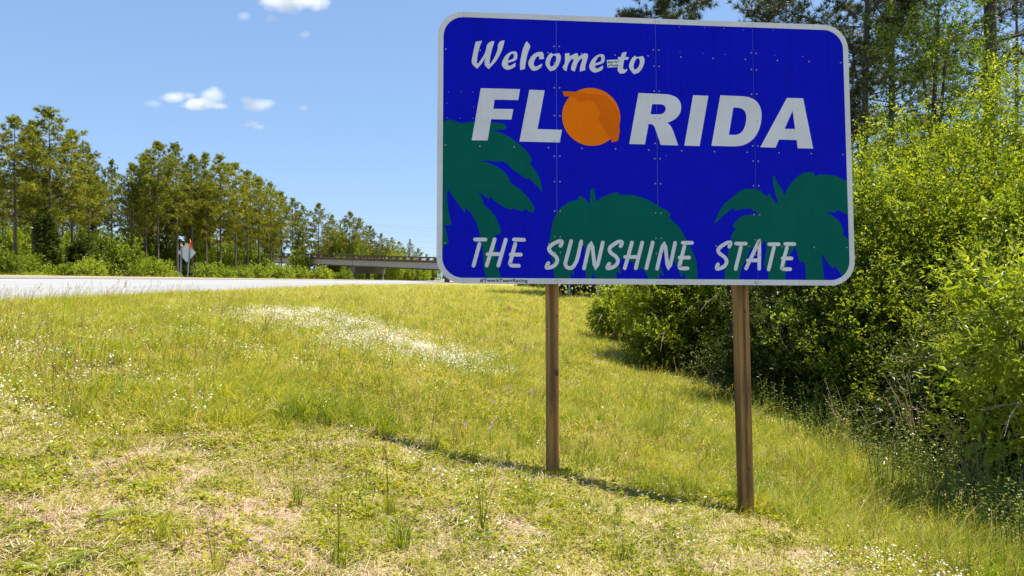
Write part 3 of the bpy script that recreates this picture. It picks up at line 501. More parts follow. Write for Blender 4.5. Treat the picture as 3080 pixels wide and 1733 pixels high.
# rounded brush strokes of the bottom line
def stroke(P, w, n=8):
    P = [np.array(p) for p in P]
    if len(P) > 2:     # spline through the traced points
        Q = []
        for i in range(len(P) - 1):
            p0 = P[max(i - 1, 0)]; p1 = P[i]; p2 = P[i + 1]; p3 = P[min(i + 2, len(P) - 1)]
            for k in range(4):
                t = k / 4; Q.append(.5 * (2*p1 + (p2-p0)*t + (2*p0-5*p1+4*p2-p3)*t*t + (3*p1-p0-3*p2+p3)*t**3))
        P = Q + [P[-1]]
    polys = []
    for a, b in zip(P[:-1], P[1:]):
        d = (b - a); L = np.linalg.norm(d); d = d / (L + 1e-9); nn = np.array([-d[1], d[0]])
        polys.append((a, b, nn))
    return polys, P
def stroke_geo(g, P, w, z0, z1):
    segs, P2 = stroke(P, w)
    # one outline: left side, end cap, right side, start cap
    P2 = np.array(P2); t = np.gradient(P2, axis=0); t = t / (np.linalg.norm(t, axis=1)[:, None] + 1e-9)
    nn = np.stack([-t[:, 1], t[:, 0]], 1); r = w / 2
    V = []; m = len(P2)
    for p, q in zip(P2, nn): V += [(p[0] + q[0]*r, p[1] + q[1]*r), (p[0] - q[0]*r, p[1] - q[1]*r)]
    V = np.array(V)
    top = np.stack([V[:, 0], np.full(len(V), -z1), V[:, 1]], 1); bot = top.copy(); bot[:, 1] = -z0
    k = np.arange(m - 1) * 2; o = 2 * m
    g.add(np.concatenate([top, bot]), np.concatenate([np.stack([k, k+1, k+3, k+2], 1), np.stack([k+2+o, k+2, k, k+o], 1)[:, ::-1], np.stack([k+1, k+1+o, k+3+o, k+3], 1)]))
    for e_, sgn in ((0, -1), (m - 1, 1)):
        c = P2[e_]; d = t[e_] * sgn; a0 = math.atan2(d[1], d[0])
        ring = [(c[0] + r * math.cos(a0 + R_(x)), c[1] + r * math.sin(a0 + R_(x))) for x in range(-90, 91, 22)]
        g.prism(ring, z0=z0, z1=z1 - .0001)
for ch, paths in SIGN['strokes']:
    g = G()
    for q_, P in enumerate(paths): stroke_geo(g, P, .0318, .001, .0018 + .0003 * q_)
    tag(g.build('letter', M['white'], sign), f'rounded capital letter {ch} of the bottom line')
# the orange that stands for the O, with the torn patch over it
(cx, cy), (ex, ey), (tx, ty) = SIGN['disc']
rr = (abs(ex - cx) + abs(ty - cy)) / 2
g = G(); g.prism([(cx + rr * math.cos(k * math.pi / 32), cy + rr * math.sin(k * math.pi / 32)) for k in range(64)], z0=.0012, z1=.002)
tag(g.build('orange_disc', M['orange'], sign), 'orange fruit disc in place of the letter O')
g = G(); g.prism(smooth_loop(SIGN['patch'], 3, 40), z0=.0022, z1=.0034)
tag(g.build('orange_patch', M['orange2'], sign), 'darker curling patch of orange film across the disc')
# stickers
def text(name, body, p0, p1, h, m, parent, lift, bold=.02, rot=0):
    cu = bpy.data.curves.new(name, 'FONT'); cu.body = body; cu.size = 1; cu.offset = bold; cu.resolution_u = 3
    o = bpy.data.objects.new(name, cu); COL.objects.link(o)
    bpy.context.view_layer.update()
    me = bpy.data.meshes.new_from_object(o.evaluated_get(bpy.context.evaluated_depsgraph_get()))
    co = np.empty(len(me.vertices) * 3, np.float32); me.vertices.foreach_get('co', co); co = co.reshape(-1, 3)
    lo, hi = co.min(0), co.max(0)
    u = (co[:, 0] - lo[0]) / (hi[0] - lo[0]) * (p1[0] - p0[0]); v = (co[:, 1] - lo[1]) / (hi[1] - lo[1]) * h
    c, s = math.cos(rot), math.sin(rot)
    out = np.stack([p0[0] + u * c - v * s, np.full(len(u), -lift), p0[1] + u * s + v * c], 1).astype(np.float32)
    me.vertices.foreach_set('co', out.ravel()); me.update()
    bpy.data.objects.remove(o); me.name = name; me.materials.clear(); me.materials.append(m)
    o = bpy.data.objects.new(name, me); COL.objects.link(o); o.parent = parent
    return o
s4 = SIGN['sticker']
g = G(); g.prism(s4, z0=.0004, z1=.001)
stk = tag(g.build('sticker', M['stick'], sign), 'small pale sticker reading #Feds Out of Florida')
rot = math.atan2(s4[1][1] - s4[0][1], s4[1][0] - s4[0][0])
sw = s4[1][0] - s4[0][0]; sh = s4[0][1] - s4[3][1]
text('lettering', '#Feds Out', (s4[0][0] + .006, s4[0][1] - sh * .47), (s4[0][0] + sw - .004, 0), sh * .36, M['black'], stk, .0013, .035, rot)
text('lettering', 'of Florida', (s4[3][0] + .004, s4[3][1] + sh * .10), (s4[3][0] + sw - .005, 0), sh * .36, M['black'], stk, .0013, .035, rot)
text('lettering', '#TwerkTeamRacing', (-1.4665, -1.166), (-1.0615, 0), .0365, M['black'], sign, .003, .025)
# rivets and bolts
g = G()
def dome(r, h):
    g = G(); a = np.arange(8) * math.pi / 4
    V = [(r * math.cos(t), 0, r * math.sin(t)) for t in a] + [(r * .6 * math.cos(t), -h, r * .6 * math.sin(t)) for t in a]
    k = np.arange(8); n_ = (k + 1) % 8
    return g.add(V, [np.stack([k, n_, n_ + 8, k + 8], 1), np.arange(8, 16)[None]])
rme = mesh_of(dome(.0068, .003), 'rivet', M['rivet'])
sme = mesh_of(dome(.0036, .002), 'small_rivet', M['rivet'])
for (u, v) in SIGN['rivets']: inst('rivet', rme, sign, (u, -.0015, v))
for (u, v) in SIGN['small']: inst('screw', sme, sign, (u, -.0003, v))
inst('bolt', mesh_of(dome(.0125, .005), 'bolt', M['galv']), sign, (*SIGN['bolt'][:1], -.0024, SIGN['bolt'][1]))
# back: rails and posts
for v in (.92, .12, -.92):
    g = G(); g.box((0, .0265, v), (SW - .16, .045, .06)); g.build('back_rail', M['alu'], sign)
for u, zb in ((-.8385, -2.95), (.8215, -3.3)):
    g = G(); w, d = .049, .07; ch_ = .006
    prof = [(-w, -d + ch_), (-w + ch_, -d), (w - ch_, -d), (w, -d + ch_), (w, d - ch_), (w - ch_, d), (-w + ch_, d), (-w, d - ch_)]
    zz = np.linspace(zb, 1.05, 30); lean = 0.006 * (zz - 1.05) if u > 0 else 0 * zz
    V = np.array([[u + px - le, .121 + py, z_] for z_, le in zip(zz, lean) for px, py in prof])
    i = np.arange(29)[:, None] * 8; k = np.arange(8)[None]; n_ = (k + 1) % 8
    g.add(V, [np.stack([i + k, i + n_, i + 8 + n_, i + 8 + k], -1).reshape(-1, 4), (np.arange(8) + 29 * 8)[None]])
    po = g.build('post', M['wood'], sign)
    tag(po, 'left timber post' if u < 0 else 'right timber post')
    for (ku, kv, kr) in (((.028, -1.92, .025), (.030, -1.44, .011)) if u < 0 else ((-.002, -1.93, .015), (.012, -1.40, .016), (.010, -2.75, .012))):
        g2 = G(); g2.add([(kr * .75 * math.cos(t), -.0012, kr * 1.25 * math.sin(t)) for t in np.arange(10) * math.pi / 5] + [(0, -.004, 0)], np.array([[q_, (q_ + 1) % 10, 10] for q_ in range(10)]))
        g2.build('knot', M['knot'], po, loc=(u + ku - .006 * (kv - 1.05) * (u > 0), .121 - d, kv))

# ------------------------------------------------------------------ bridge
PA, PB = np.array([-65.4, 215.0]), np.array([-17.2, 170.0])
bd = (PB - PA) / np.linalg.norm(PB - PA); bp = np.array([-bd[1], bd[0]])      # along, and away from the camera
if bp[1] < 0: bp = -bp
LAB = np.linalg.norm(PB - PA)
def bpt(s, off, dz): 
    q = PA + bd * s + bp * off
    return np.array([q[0], q[1], 9.35 - .038 * s + dz])
bridge = thing('overpass_bridge', 'pale steel girder overpass with brown deck edge crossing the highway on round piers', 'bridge', tuple(bpt(30, 5, -8)))
def bpart(name, fn, m, label=None):
    g = G(); fn(g); g.V = [v - np.array(bridge.location) for v in g.V]
    return tag(g.build(name, m, bridge), label)
S0, S1 = -28, 150
bpart('deck', lambda g: g.beam(bpt(S0, 5, -1.07), bpt(S1, 5, -1.07), 10.6, .5), M['rust'])
for off in (.25, 9.75):
    bpart('girder', lambda g: g.beam(bpt(S0, off, -2.06), bpt(31.85, off, -2.06), .35, 1.44), M['girder'])
    bpart('girder', lambda g: g.beam(bpt(32.15, off, -2.06), bpt(S1, off, -2.06), .35, 1.44), M['girder'])
    bpart('girder_flange', lambda g: g.beam(bpt(S0, off, -2.92), bpt(S1, off, -2.92), .6, .26), M['rust'])
    bpart('rail', lambda g: g.beam(bpt(S0, off - .3, -.14), bpt(S1, off - .3, -.14), .3, .3), M['rust'])
pm = None
for off in (0.0, 9.9):
    for k in range(44):
        s = S0 + 2 + k * 2.95
        p = bpt(s, off, -.56) - np.array(bridge.location)
        if pm is None:
            g = G(); g.box((0, 0, 0), (.62, .3, .52), np.array([[bd[0], bp[0], 0], [bd[1], bp[1], 0], [0, 0, 1]])); pm = mesh_of(g, 'rail_post', M['rust'])
        inst('rail_post', pm, bridge, p)
for sp in (32.0, 68.4, 105):
    a, b = bpt(sp, .2, -4.0), bpt(sp, 10, -4.0)
    b[2] = a[2]
    bpart('pier_cap', lambda g: g.beam(a, b, 1.9, 1.7), M['pier'])
    for t in (.05, .5, .95):
        c = a * (1 - t) + b * t
        zb = float(hgt(c[0], c[1], False)) - .5
        bpart('pier_column', lambda g: g.tube([(c[0], c[1], zb), (c[0], c[1], c[2] - .85)], .62, 14), M['pier'])

# ------------------------------------------------------------------ power lines
for i_, (d0, z0, d1, z1, yy) in enumerate([(-72, 22.9, -25.6, 18.9, 252), (-53, 20.9, -25.6, 17.7, 252), (-52, 19.1, -25.6, 16.3, 252), (-35.0, 15.0, -25.6, 14.2, 252), (-32, 12.8, -25.6, 12.1, 252)]):
    sl = (z1 - z0) / (d1 - d0); P = []
    for x in np.linspace(-150, 60, 24): P.append((x, yy + i_ * .8, z0 + sl * (x - d0) + .0006 * (x + 48) ** 2))
    g = G(); g.tube(P, .042, 4)
    tag(g.build('power_line', M['galv']), ['highest', 'second highest', 'middle', 'second lowest', 'lowest'][i_] + ' of the five thin wires in the sky left of the sign', 'power line', 'power lines beyond the bridge')

# ------------------------------------------------------------------ diamond work sign across the road, seen from behind
wx, wy = -28.6, 64.5
wz = float(hgt(wx, wy, False))
ws = thing('warning_sign', 'diamond-shaped road work sign seen from behind, flags on top, across the highway', 'road sign', (wx, wy, wz), R_(-8))
g = G(); hd = .86; zc = 2.28
g.prism([(0, zc - hd), (hd, zc), (0, zc + hd), (-hd, zc)], z0=-.004, z1=0)
g.build('panel', M['alu'], ws, loc=(0, .05, 0)).rotation_euler = (0, R_(2), 0)
for (x0, x1, top) in ((-.52, -.42, 2.78), (.12, .36, 2.75)):
    g = G(); g.beam((x0, 0, -.3), (x1, 0, top), .065, .065); g.build('post', M['bluepost'], ws)
g = G(); g.tube([(.36, -.02, 2.55), (.43, -.02, 3.42)], .012, 5); fs = g.build('flag_staff', M['galv'], ws)
g = G(); V = []; 
for a in range(6):
    t = a / 5
    for b in range(4): V.append((.42 + (-.12 + .36 * b / 3) * t, -.03 + .05 * math.sin(a * 1.3 + b * 2.1), 3.42 - .82 * t + .06 * b / 3))
q_ = np.array([[a * 4 + b, a * 4 + b + 1, a * 4 + b + 5, a * 4 + b + 4] for a in range(5) for b in range(3)])
g.add(V, q_); tag(g.build('flag', M['flag_o'], ws), 'orange flag hanging on the right post')
g = G(); g.tube([(-.44, -.02, 2.6), (-.38, -.02, 3.1)], .012, 5); g.build('flag_staff', M['galv'], ws)
g = G(); g.add([(-.46, -.03, 2.86), (-.20, -.06, 2.80), (-.30, .0, 2.92), (-.36, -.05, 3.12), (-.50, -.02, 3.06)], np.array([[0, 1, 2, 3, 4]])); tag(g.build('flag', M['flag_y'], ws), 'faded rolled flag on the left post')

# steel posts seen below the welcome sign
for (px, yy, lb, m) in ((2.92, 37.5, 'bluish steel post standing at the dark shrubs, just right of the left timber post', 'bluepost'), (4.40, 37.5, 'grey steel post half hidden by leaves beside the round bush', 'galv')):
    z = float(hgt(px, yy, False))
    g = G()
    pr = [(-.05, .03), (-.045, .03), (-.03, -.03), (.03, -.03), (.045, .03), (.05, .03), (.05, .034), (.042, .034), (.026, -.024), (-.026, -.024), (-.042, .034), (-.05, .034)]
    V = [(a, b, zz) for zz in (z - .4, z + 2.7) for a, b in pr]
    k = np.arange(12); n_ = (k + 1) % 12
    g.add(V, [np.stack([k, n_, n_ + 12, k + 12], 1)])
    tag(g.build('steel_post', M[m], loc=(px, yy, 0)), lb, 'post')

# ------------------------------------------------------------------ plant builders
def needles(P, D, r, n, w, rg, curl=.75):
    """tufts of thin needles at P pointing along D"""
    m = len(P); P = np.repeat(P, n, 0); D = np.repeat(D, n, 0)
    d = unit(unit(rg.normal(size=(m * n, 3))) * curl + D * .62)
    L = r * rg.uniform(.7, 1.15, (m * n, 1))
    s = unit(np.cross(d, rg.normal(size=(m * n, 3)))) * w * .5
    V = np.stack([P - s, P + s, P + d * L], 1).reshape(-1, 3)
    tint = np.repeat(np.repeat(rg.uniform(.2, .8, m), n) + rg.normal(0, .08, m * n), 3)
    return V, np.arange(3 * m * n).reshape(-1, 3), tint

def pine(rg, h, r0, c0, spread, nl, tufts, tr, tn, tw, top=.55, bend_=.02, sides=7, twig_r=.006):
    """trunk collector and crown collector of a pine h tall, crown from c0*h up"""
    tg, cg = G(), G()
    zz = np.linspace(-.4, h, 12)
    bx = np.cumsum(rg.normal(0, bend_ * h / 12, 12)); by = np.cumsum(rg.normal(0, bend_ * h / 12, 12))
    bx -= bx[0]; by -= by[0]
    rr = r0 * (1 - .88 * np.clip(zz / h, 0, 1) ** 1.1); rr[0] *= 1.25
    tg.tube(np.stack([bx, by, zz], 1), rr, sides, tint=.4)
    ax = lambda z: np.array([np.interp(z, zz, bx), np.interp(z, zz, by), z])
    PP, DD = [], []
    for k in range(nl):
        t = (k + rg.uniform(0, 1)) / nl
        z = h * (c0 + (1 - c0) * t ** .9 * .985)
        az = k * 2.4 + rg.uniform(-.5, .5)
        prof = (math.sin(math.pi * min(1, .22 + t * .80)) ** .7) if t < .97 else .25
        L = spread * prof * rg.uniform(.55, 1.15) * (1 if t > .12 else rg.uniform(.5, 1))
        rise = rg.uniform(.05, .45) + .5 * t
        u = np.array([math.cos(az), math.sin(az), 0])
        q = [ax(z) + u * L * f + np.array([0, 0, L * rise * f ** 1.5 - .06 * L * f]) + rg.normal(0, .03 * L, 3) * f for f in (0, .35, .7, 1)]
        lr = max(.012, r0 * .26 * (1 - t * .6) * min(1, L / spread + .3))
        tg.tube(q, [lr, lr * .75, lr * .5, lr * .22], 5, False, tint=.4)
        n = max(3, int(tufts * (L / spread) / nl * 1.5))
        for _ in range(n):
            f = rg.uniform(.28, 1.05) ** .8
            b = np.array([np.interp(f, (0, .35, .7, 1), [p[i] for p in q]) for i in range(3)])
            side = rg.normal(size=3) * np.array([1, 1, .55]); side /= np.linalg.norm(side)
            ln = L * .36 * (1.15 - f * .6) * rg.uniform(.2, 1)
            e = b + side * ln + np.array([0, 0, .15 * ln])
            PP.append(e); DD.append(side * .5 + np.array([0, 0, .7]) + u * .3)
            if twig_r and ln > tr * .7: tg.tube([b, (b + e) / 2 + np.array([0, 0, -.05 * ln]), e], [twig_r * 1.5, twig_r * 1.2, twig_r], 3, False, tint=.4)
    for _ in range(int(tufts * .05) + 3):
        PP.append(ax(h) + rg.normal(size=3) * np.array([.3, .3, .25]) * spread * .25); DD.append(np.array([0, 0, 1.0]))
    V, F, T = needles(np.array(PP), unit(np.array(DD)), tr, tn, tw, rg)
    cg.add(V, F, T)
    return tg, cg

def leaves(P, D, L, w, rg, up=.35, droop=.15, tj=.12, tb=.5):
    m = len(P)
    D = unit(D); sd = unit(np.cross(D, np.array([0, 0, 1.0]) * up + rg.normal(size=(m, 3)) * .5))
    L = (L * rg.uniform(.65, 1.2, m))[:, None]; W = L * w / 2
    mid = P + D * L * .45; nrm = np.cross(sd, D)
    tip = P + D * L - np.array([0, 0, 1.0]) * droop * L
    V = np.stack([P, mid + sd * W + nrm * W * .35, tip, mid - sd * W + nrm * W * .35], 1).reshape(-1, 3)
    t = np.repeat(np.clip(tb + rg.normal(0, tj, m), 0, 1), 4)
    return V, np.arange(4 * m).reshape(-1, 4), t

def lobes_cloud(rg, lobes, nclus, per, L, w, twig=.3, inner=.35, up=.45, tj=.12, rough_=.16, shell=(.62, 1.03), flat=.7):
    """clusters of leaves filling a bush made of several lobes (x,y,z,rx,ry,rz)"""
    lb = np.array(lobes, float)
    wgt = (lb[:, 3] * lb[:, 4] + lb[:, 4] * lb[:, 5] + lb[:, 3] * lb[:, 5]); wgt /= wgt.sum()
    k = rg.choice(len(lb), nclus, p=wgt)
    u = unit(rg.normal(size=(nclus, 3)))
    bumpy = 1 + rough_ * (np.sin(u[:, 0] * 5 + k) * np.cos(u[:, 1] * 6 + k * 2) + np.sin(u[:, 2] * 7 + u[:, 0] * 4 + k * 3)) + rough_ * .6 * np.sin(u[:, 0] * 17 + k) * np.sin(u[:, 2] * 15 + u[:, 1] * 13)
    rad = np.where(rg.random(nclus) < inner, rg.uniform(.35, .8, nclus), rg.uniform(shell[0] + .25, shell[1], nclus) ) * bumpy
    C = lb[k, :3] + u * rad[:, None] * lb[k, 3:6]
    keep = np.ones(nclus, bool)
    for b in range(len(lb)):
        d = np.linalg.norm((C - lb[b, :3]) / lb[b, 3:6], axis=1)
        keep &= ~((d < .5) & (k != b))
    C, u, k = C[keep], u[keep], k[keep]; n = len(C)
    td = unit(u * .7 + np.array([0, 0, up]) + rg.normal(size=(n, 3)) * .45)
    ct = np.clip(.5 + rg.normal(0, tj * 1.1, n), .05, .95)
    f = np.tile((np.arange(per) + .5) / per, n)
    P = np.repeat(C, per, 0) + np.repeat(td, per, 0) * (f * twig)[:, None] + rg.normal(size=(n * per, 3)) * twig * .10
    lat = unit(rg.normal(size=(n * per, 3)))
    D = np.repeat(td, per, 0) * (.35 + .7 * f[:, None]) + lat * .75
    V, F, T = leaves(P, D, np.full(n * per, L), w, rg, up=flat, tj=tj * .35, tb=np.repeat(ct, per) + .10 * (f - .5))
    return V, F, T, C, td

def bush_stems(rg, lobes, base, n=7, r=.03, twigs=0, C=None, td=None, tl=.4):
    g = G(); lb = np.array(lobes, float)
    for i in range(n):
        b = lb[i % len(lb)]
        p0 = np.array([base[0] + rg.normal(0, .25 + .3 * b[3]) + (b[0] - base[0]) * .6, base[1] + rg.normal(0, .25) + (b[1] - base[1]) * .6, base[2] - .2])
        p3 = b[:3] + unit(rg.normal(size=3)) * b[3:6] * .6 + np.array([0, 0, b[5] * .35])
        p1 = p0 * .65 + p3 * .35 + rg.normal(0, .12, 3); p2 = p0 * .3 + p3 * .7 + rg.normal(0, .12, 3)
        g.tube([p0, p1, p2, p3], [r, r * .8, r * .55, r * .2], 6, tint=.4)
    if twigs:
        for i in rg.choice(len(C), twigs, replace=False):
            p, d = C[i], td[i]; L = tl * rg.uniform(.5, 1.6)
            e = unit(d + rg.normal(size=3) * .6)
            g.tube([p - d * L * .5, p, p + e * L * .5 - np.array([0, 0, .04]), p + e * L - np.array([0, 0, .18 * L])], [.008, .006, .004, .002], 4, False, tint=.8)
    return g

def twigk(kw): return kw.get('twig', .3)
def bush(name, label, cat, base, lobes, nclus, per, L, w, m, seed, group=None, stem_m='bark_dark', twigs=0, creeper=None, **kw):
    rg = np.random.default_rng(seed)
    b = np.array(base, float)
    t = thing(name, label, cat, tuple(b), group=group)
    sub_ = []
    for q in lobes:
        for _ in range(6):
            u = unit(rg.normal(size=3) + np.array([-.15, -.45, .5])); f = rg.uniform(.26, .46)
            sub_.append((*(np.array(q[:3]) + u * np.array(q[3:]) * rg.uniform(.78, .95)), q[3] * f, q[4] * f, q[5] * f * .85))
    V, F, T, C, td = lobes_cloud(rg, list(lobes) + sub_, nclus, per, L, w, **kw)
    lowc = hgt(V[:, 0], V[:, 1], False)
    V[:, 2] = np.maximum(V[:, 2], lowc + .01)
    V2, F2, T2, _, _ = lobes_cloud(rg, lobes, nclus // (9 if m == 'bright' else 3), 6, L * 2.3, .55, twig=twigk(kw), inner=1.0, tj=.1, shell=(.3, .7))  # oversized core leaves added inside the crown to block light
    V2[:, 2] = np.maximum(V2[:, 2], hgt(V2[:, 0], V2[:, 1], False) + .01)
    g = G(); g.add(V - b, F, T); g.add(V2 - b, F2, T2 - .15); g.build('foliage', M[m], t)  # core leaves tinted darker, interior shade put into their colour
    s = bush_stems(rg, lobes, b, 8, .035); s.V = [v - b for v in s.V]; s.build('stems', M[stem_m], t)
    if twigs:      # bare pale twigs and a few long arching dead branches
        s = bush_stems(rg, lobes, b, 0, .03, twigs, C, td)
        fr = np.argsort(C[:, 1] + rg.normal(0, .6, len(C)))[:len(C) // 3]
        for i in rg.choice(fr, max(3, twigs // 7), replace=False):
            p = C[i]; a = unit(np.array([rg.normal(), -.5 + rg.normal() * .3, rg.uniform(-.1, .7)])); La = rg.uniform(.7, 1.5)
            q = [p - a * La * .3 - np.array([0, 0, .1 * La]), p + a * .12, p + a * La * .45 + np.array([0, 0, .05 * La]), p + a * La * .8 - np.array([0, 0, .12 * La]), p + a * La - np.array([0, 0, .3 * La])]
            s.tube(q, [.011, .010, .008, .005, .002], 5, False, tint=.8)
            for j in (1, 2, 3):
                e = unit(a + rg.normal(size=3) * .8); s.tube([q[j], q[j] + e * .15 * La, q[j] + e * .3 * La - np.array([0, 0, .03])], [.005, .004, .0015], 4, False, tint=.8)
        s.V = [v - b for v in s.V]; tag(s.build('bare_twigs', M['twig'], t), kind='stuff')
    if creeper:
        pick = [sub_[i] for i in rg.choice(len(sub_), max(3, len(sub_) // 4), replace=False)]
        V3, F3, T3, _, _ = lobes_cloud(rg, pick, int(nclus * .10), 9, L * 1.45, .60, twig=twigk(kw), inner=.2, tj=.15, rough_=.3)
        g = G(); g.add(V3 - b, F3, T3); g.build('creeper', M[creeper], t)
    return t

# ------------------------------------------------------------------ pine woods across the highway
rp = np.random.default_rng(21)
PV = []
for v in range(7):
    hh = 22.0
    tg, cg = pine(rp, hh, rp.uniform(.2, .28), rp.uniform(.30, .44), rp.uniform(3.5, 4.8), 40, 1050, .52, 15, .085, sides=6, twig_r=0, bend_=.012)
    PV.append((mesh_of(tg, 'trunk', M['bark']), mesh_of(cg, 'crown', M['pine_far'])))
def far_pine(x, y, h, v, label, group, wide=1.0, rz=0):
    z = float(hgt(x, y, False)) - .1
    t = thing('pine_tree', label, 'pine tree', (x, y, z), rz, group)
    s = h / 22.0
    inst('trunk', PV[v][0], t, scale=(s * 1.05, s * 1.05, s)); inst('crown', PV[v][1], t, scale=(s * wide, s * wide, s))
    return t
def X_at(px, d): return (px - 1288) / 1850 * d
front = [(38, 312, 92, 1.0), (84, 322, 97, .85), (128, 292, 95, 1.25), (182, 342, 101, 1.0), (224, 402, 106, .95), (282, 415, 128, .62),
         (334, 425, 118, .8), (368, 400, 121, .85), (398, 372, 119, 1.1), (446, 376, 126, 1.05), (484, 402, 131, .95), (520, 398, 134, 1.0), (556, 402, 138, 1.0), (592, 422, 143, 1.0),
         (622, 442, 148, 1.0), (652, 456, 153, 1.0), (682, 470, 159, 1.0), (708, 492, 166, 1.0), (736, 506, 226, 1.0), (762, 524, 229, .9),
         (802, 520, 206, .9), (836, 548, 219, .9), (880, 540, 226, 1.0), (906, 556, 240, 1.0), (932, 574, 256, 1.0), (960, 592, 282, 1.0), (986, 602, 310, .9), (1004, 612, 335, .9), (1031, 606, 372, .6), (1052, 628, 410, 1.0), (1074, 642, 450, 1.0), (1092, 652, 500, 1.0)]
names1 = ['leftmost tall pine at the left edge with high open crown', 'second pine from the left edge, slimmer than its neighbours', 'tallest pine of the left wood with the broad rounded top', 'pine just right of the tallest pine, leaning crown', 'lower pine at the right end of the left clump, beside the gap', 'slender pale pine standing alone in the gap between two clumps',
          'first pine right of the gap, small open crown', 'second pine right of the gap with thin trunk', 'high pointed pine left of the diamond sign', 'tallest pine above the diamond sign', 'first pine right of the diamond sign with dense crown', 'second pine right of the diamond sign'] + [f'{o_} pine right of the diamond sign, in the falling row towards the bridge' for o_ in ('third', 'fourth', 'fifth', 'sixth', 'seventh', 'eighth')] + ['first pine rising behind the left end of the bridge', 'second pine rising behind the left end of the bridge']
for i_, (px, yt, d, wd) in enumerate(front):
    x = X_at(px, d); z = float(hgt(x + 0, d, False))
    h = (704 - yt) / 1850 * d + 1.6 - z + .4
    if i_ < len(names1): lb, gp = names1[i_], 'front pines of the wood across the highway'
    elif px < 790: lb, gp = names1[-1], 'pines between the diamond sign and the bridge'
    elif px < 1000: lb, gp = 'distant pine rising behind the bridge deck', 'pines behind the bridge'
    else: lb, gp = 'tiny far pine low in the sky gap beside the welcome sign', 'farthest pines beside the sign'
    if px == 1031: lb = 'small lone far pine standing above the farthest trees'
    far_pine(x, d, h, i_ % 7, lb, gp, wd, rp.uniform(0, 6.28))
for k in range(104):
    d = rp.uniform(98, 330) if k > 16 else rp.uniform(96, 150)
    base_px = np.interp(d, [92, 106, 118, 140, 186, 226, 310, 500], [90, 225, 350, 570, 762, 880, 990, 1092])
    off = rp.uniform(3, 28)
    x = X_at(base_px, d) - off
    if 255 < 1288 + x / d * 1850 < 318 and d < 150: continue
    if 690 < 1288 + x / d * 1850 < 1000 and d < 226: continue
    top = np.interp(d, [92, 106, 118, 140, 186, 226, 310, 500], [335, 420, 430, 430, 530, 565, 620, 660]) + rp.uniform(0, 40)
    h = max(9, min(25, (704 - top) / 1850 * d - .4))
    far_pine(x, d, h, int(rp.integers(7)), 'pine deep in the wood behind the front row across the highway', 'pines deep in the wood', rp.uniform(.8, 1.05), rp.uniform(0, 6.28))
for k in range(40):
    d = rp.uniform(240, 480)
    base_px = np.interp(d, [186, 226, 310, 500], [762, 880, 990, 1092])
    x = X_at(base_px, d) - rp.uniform(-2, 24)
    top = np.interp(d, [186, 226, 310, 500], [536, 560, 612, 660]) + rp.uniform(0, 26)
    far_pine(x, d, max(9, (704 - top) / 1850 * d), int(rp.integers(7)), 'pine in the far wood behind the bridge', 'pines of the far wood behind the bridge', rp.uniform(.9, 1.15), rp.uniform(0, 6.28))
for (x, d, h) in ((-74, 88, 21), (-82, 96, 22), (-70, 78, 19)):
    far_pine(x, d, h, int(rp.integers(7)), 'tall pine of the left wood cut off by the picture edge', 'pines cut by the left edge', 1.0, rp.uniform(0, 6))

# understory shrubs and broadleaf trees over there
BV = []
for v in range(5):
    rg = np.random.default_rng(60 + v)
    lob = [(rg.uniform(-.55, .55), rg.uniform(-.4, .4), rg.uniform(.35, .75), rg.uniform(.4, .65), rg.uniform(.4, .6), rg.uniform(.35, .6)) for _ in range(5)]
    V, F, T, C, td = lobes_cloud(rg, lob, 520, 7, .14, .55, twig=.16, tj=.16, rough_=.22)
    V[:, 2] = np.maximum(V[:, 2], -.02)
    kz = 1 / V[:, 2].max(); V[:, 2] *= kz; kx = 1.1 / np.abs(V[:, :2]).max(); V[:, :2] *= kx
    g = G(); g.add(V, F, T)
    s = bush_stems(rg, lob, (0, 0, 0), 5, .02); s.V = [v * np.array([kx, kx, kz]) for v in s.V]
    BV.append((mesh_of(s, 'stems', M['bark_dark']), mesh_of(g, 'foliage', M['under'])))
def far_bush(x, y, w, h, v, label, group, name='understory_shrub', cat='shrub'):
    t = thing(name, label, cat, (x, y, float(hgt(x, y, False)) - .1), rp.uniform(0, 6.28), group)
    inst('stems', BV[v][0], t, scale=(w, w, h)); inst('foliage', BV[v][1], t, scale=(w, w, h))
    return t
spec = [(12, 602, 84, 3.0, 'yellow-green shrub under the leftmost pine'), (70, 618, 90, 2.8, 'low shrub between the two leftmost pine trunks'), (165, 654, 84, 2.2, 'low round shrub right of the dark pine trunk'),
        (262, 565, 108, 4.6, 'large bright green bush filling the gap in the pines'), (310, 585, 112, 4.0, 'bright bush right of the largest gap bush'), (225, 632, 82, 2.8, 'roadside shrub left of the gap bush'),
        (355, 648, 96, 2.0, 'dark shrub at the foot of the first pines right of the gap'), (395, 640, 92, 2.2, 'low shrub left of the diamond sign posts'), (520, 655, 88, 2.0, 'low shrub just right of the diamond sign posts'),
        (560, 652, 98, 2.2, 'rounded shrub two bushes right of the diamond sign'), (610, 660, 104, 2.2, 'shrub in the middle of the right-hand understory'), (655, 652, 116, 3.0, 'taller shrub near the left end of the bridge'),
        (700, 658, 128, 3.2, 'yellow-green bush directly below the bridge end'), (745, 664, 150, 3.6, 'low bush below the bridge left of the pier'), (790, 662, 172, 4.4, 'olive bush under the bridge girder'), (826, 668, 180, 3.4, 'broad leaved bush right before the bridge pier'), (862, 672, 182, 3.2, 'small bush just left of the bridge pier')]
for i_, (px, yt, d, w, lb) in enumerate(spec):
    x = X_at(px, d); z = float(hgt(x, d, False))
    far_bush(x, d, w, ((704 - yt) / 1850 * d + 1.6 - z), i_ % 5, lb, 'understory shrubs across the highway')
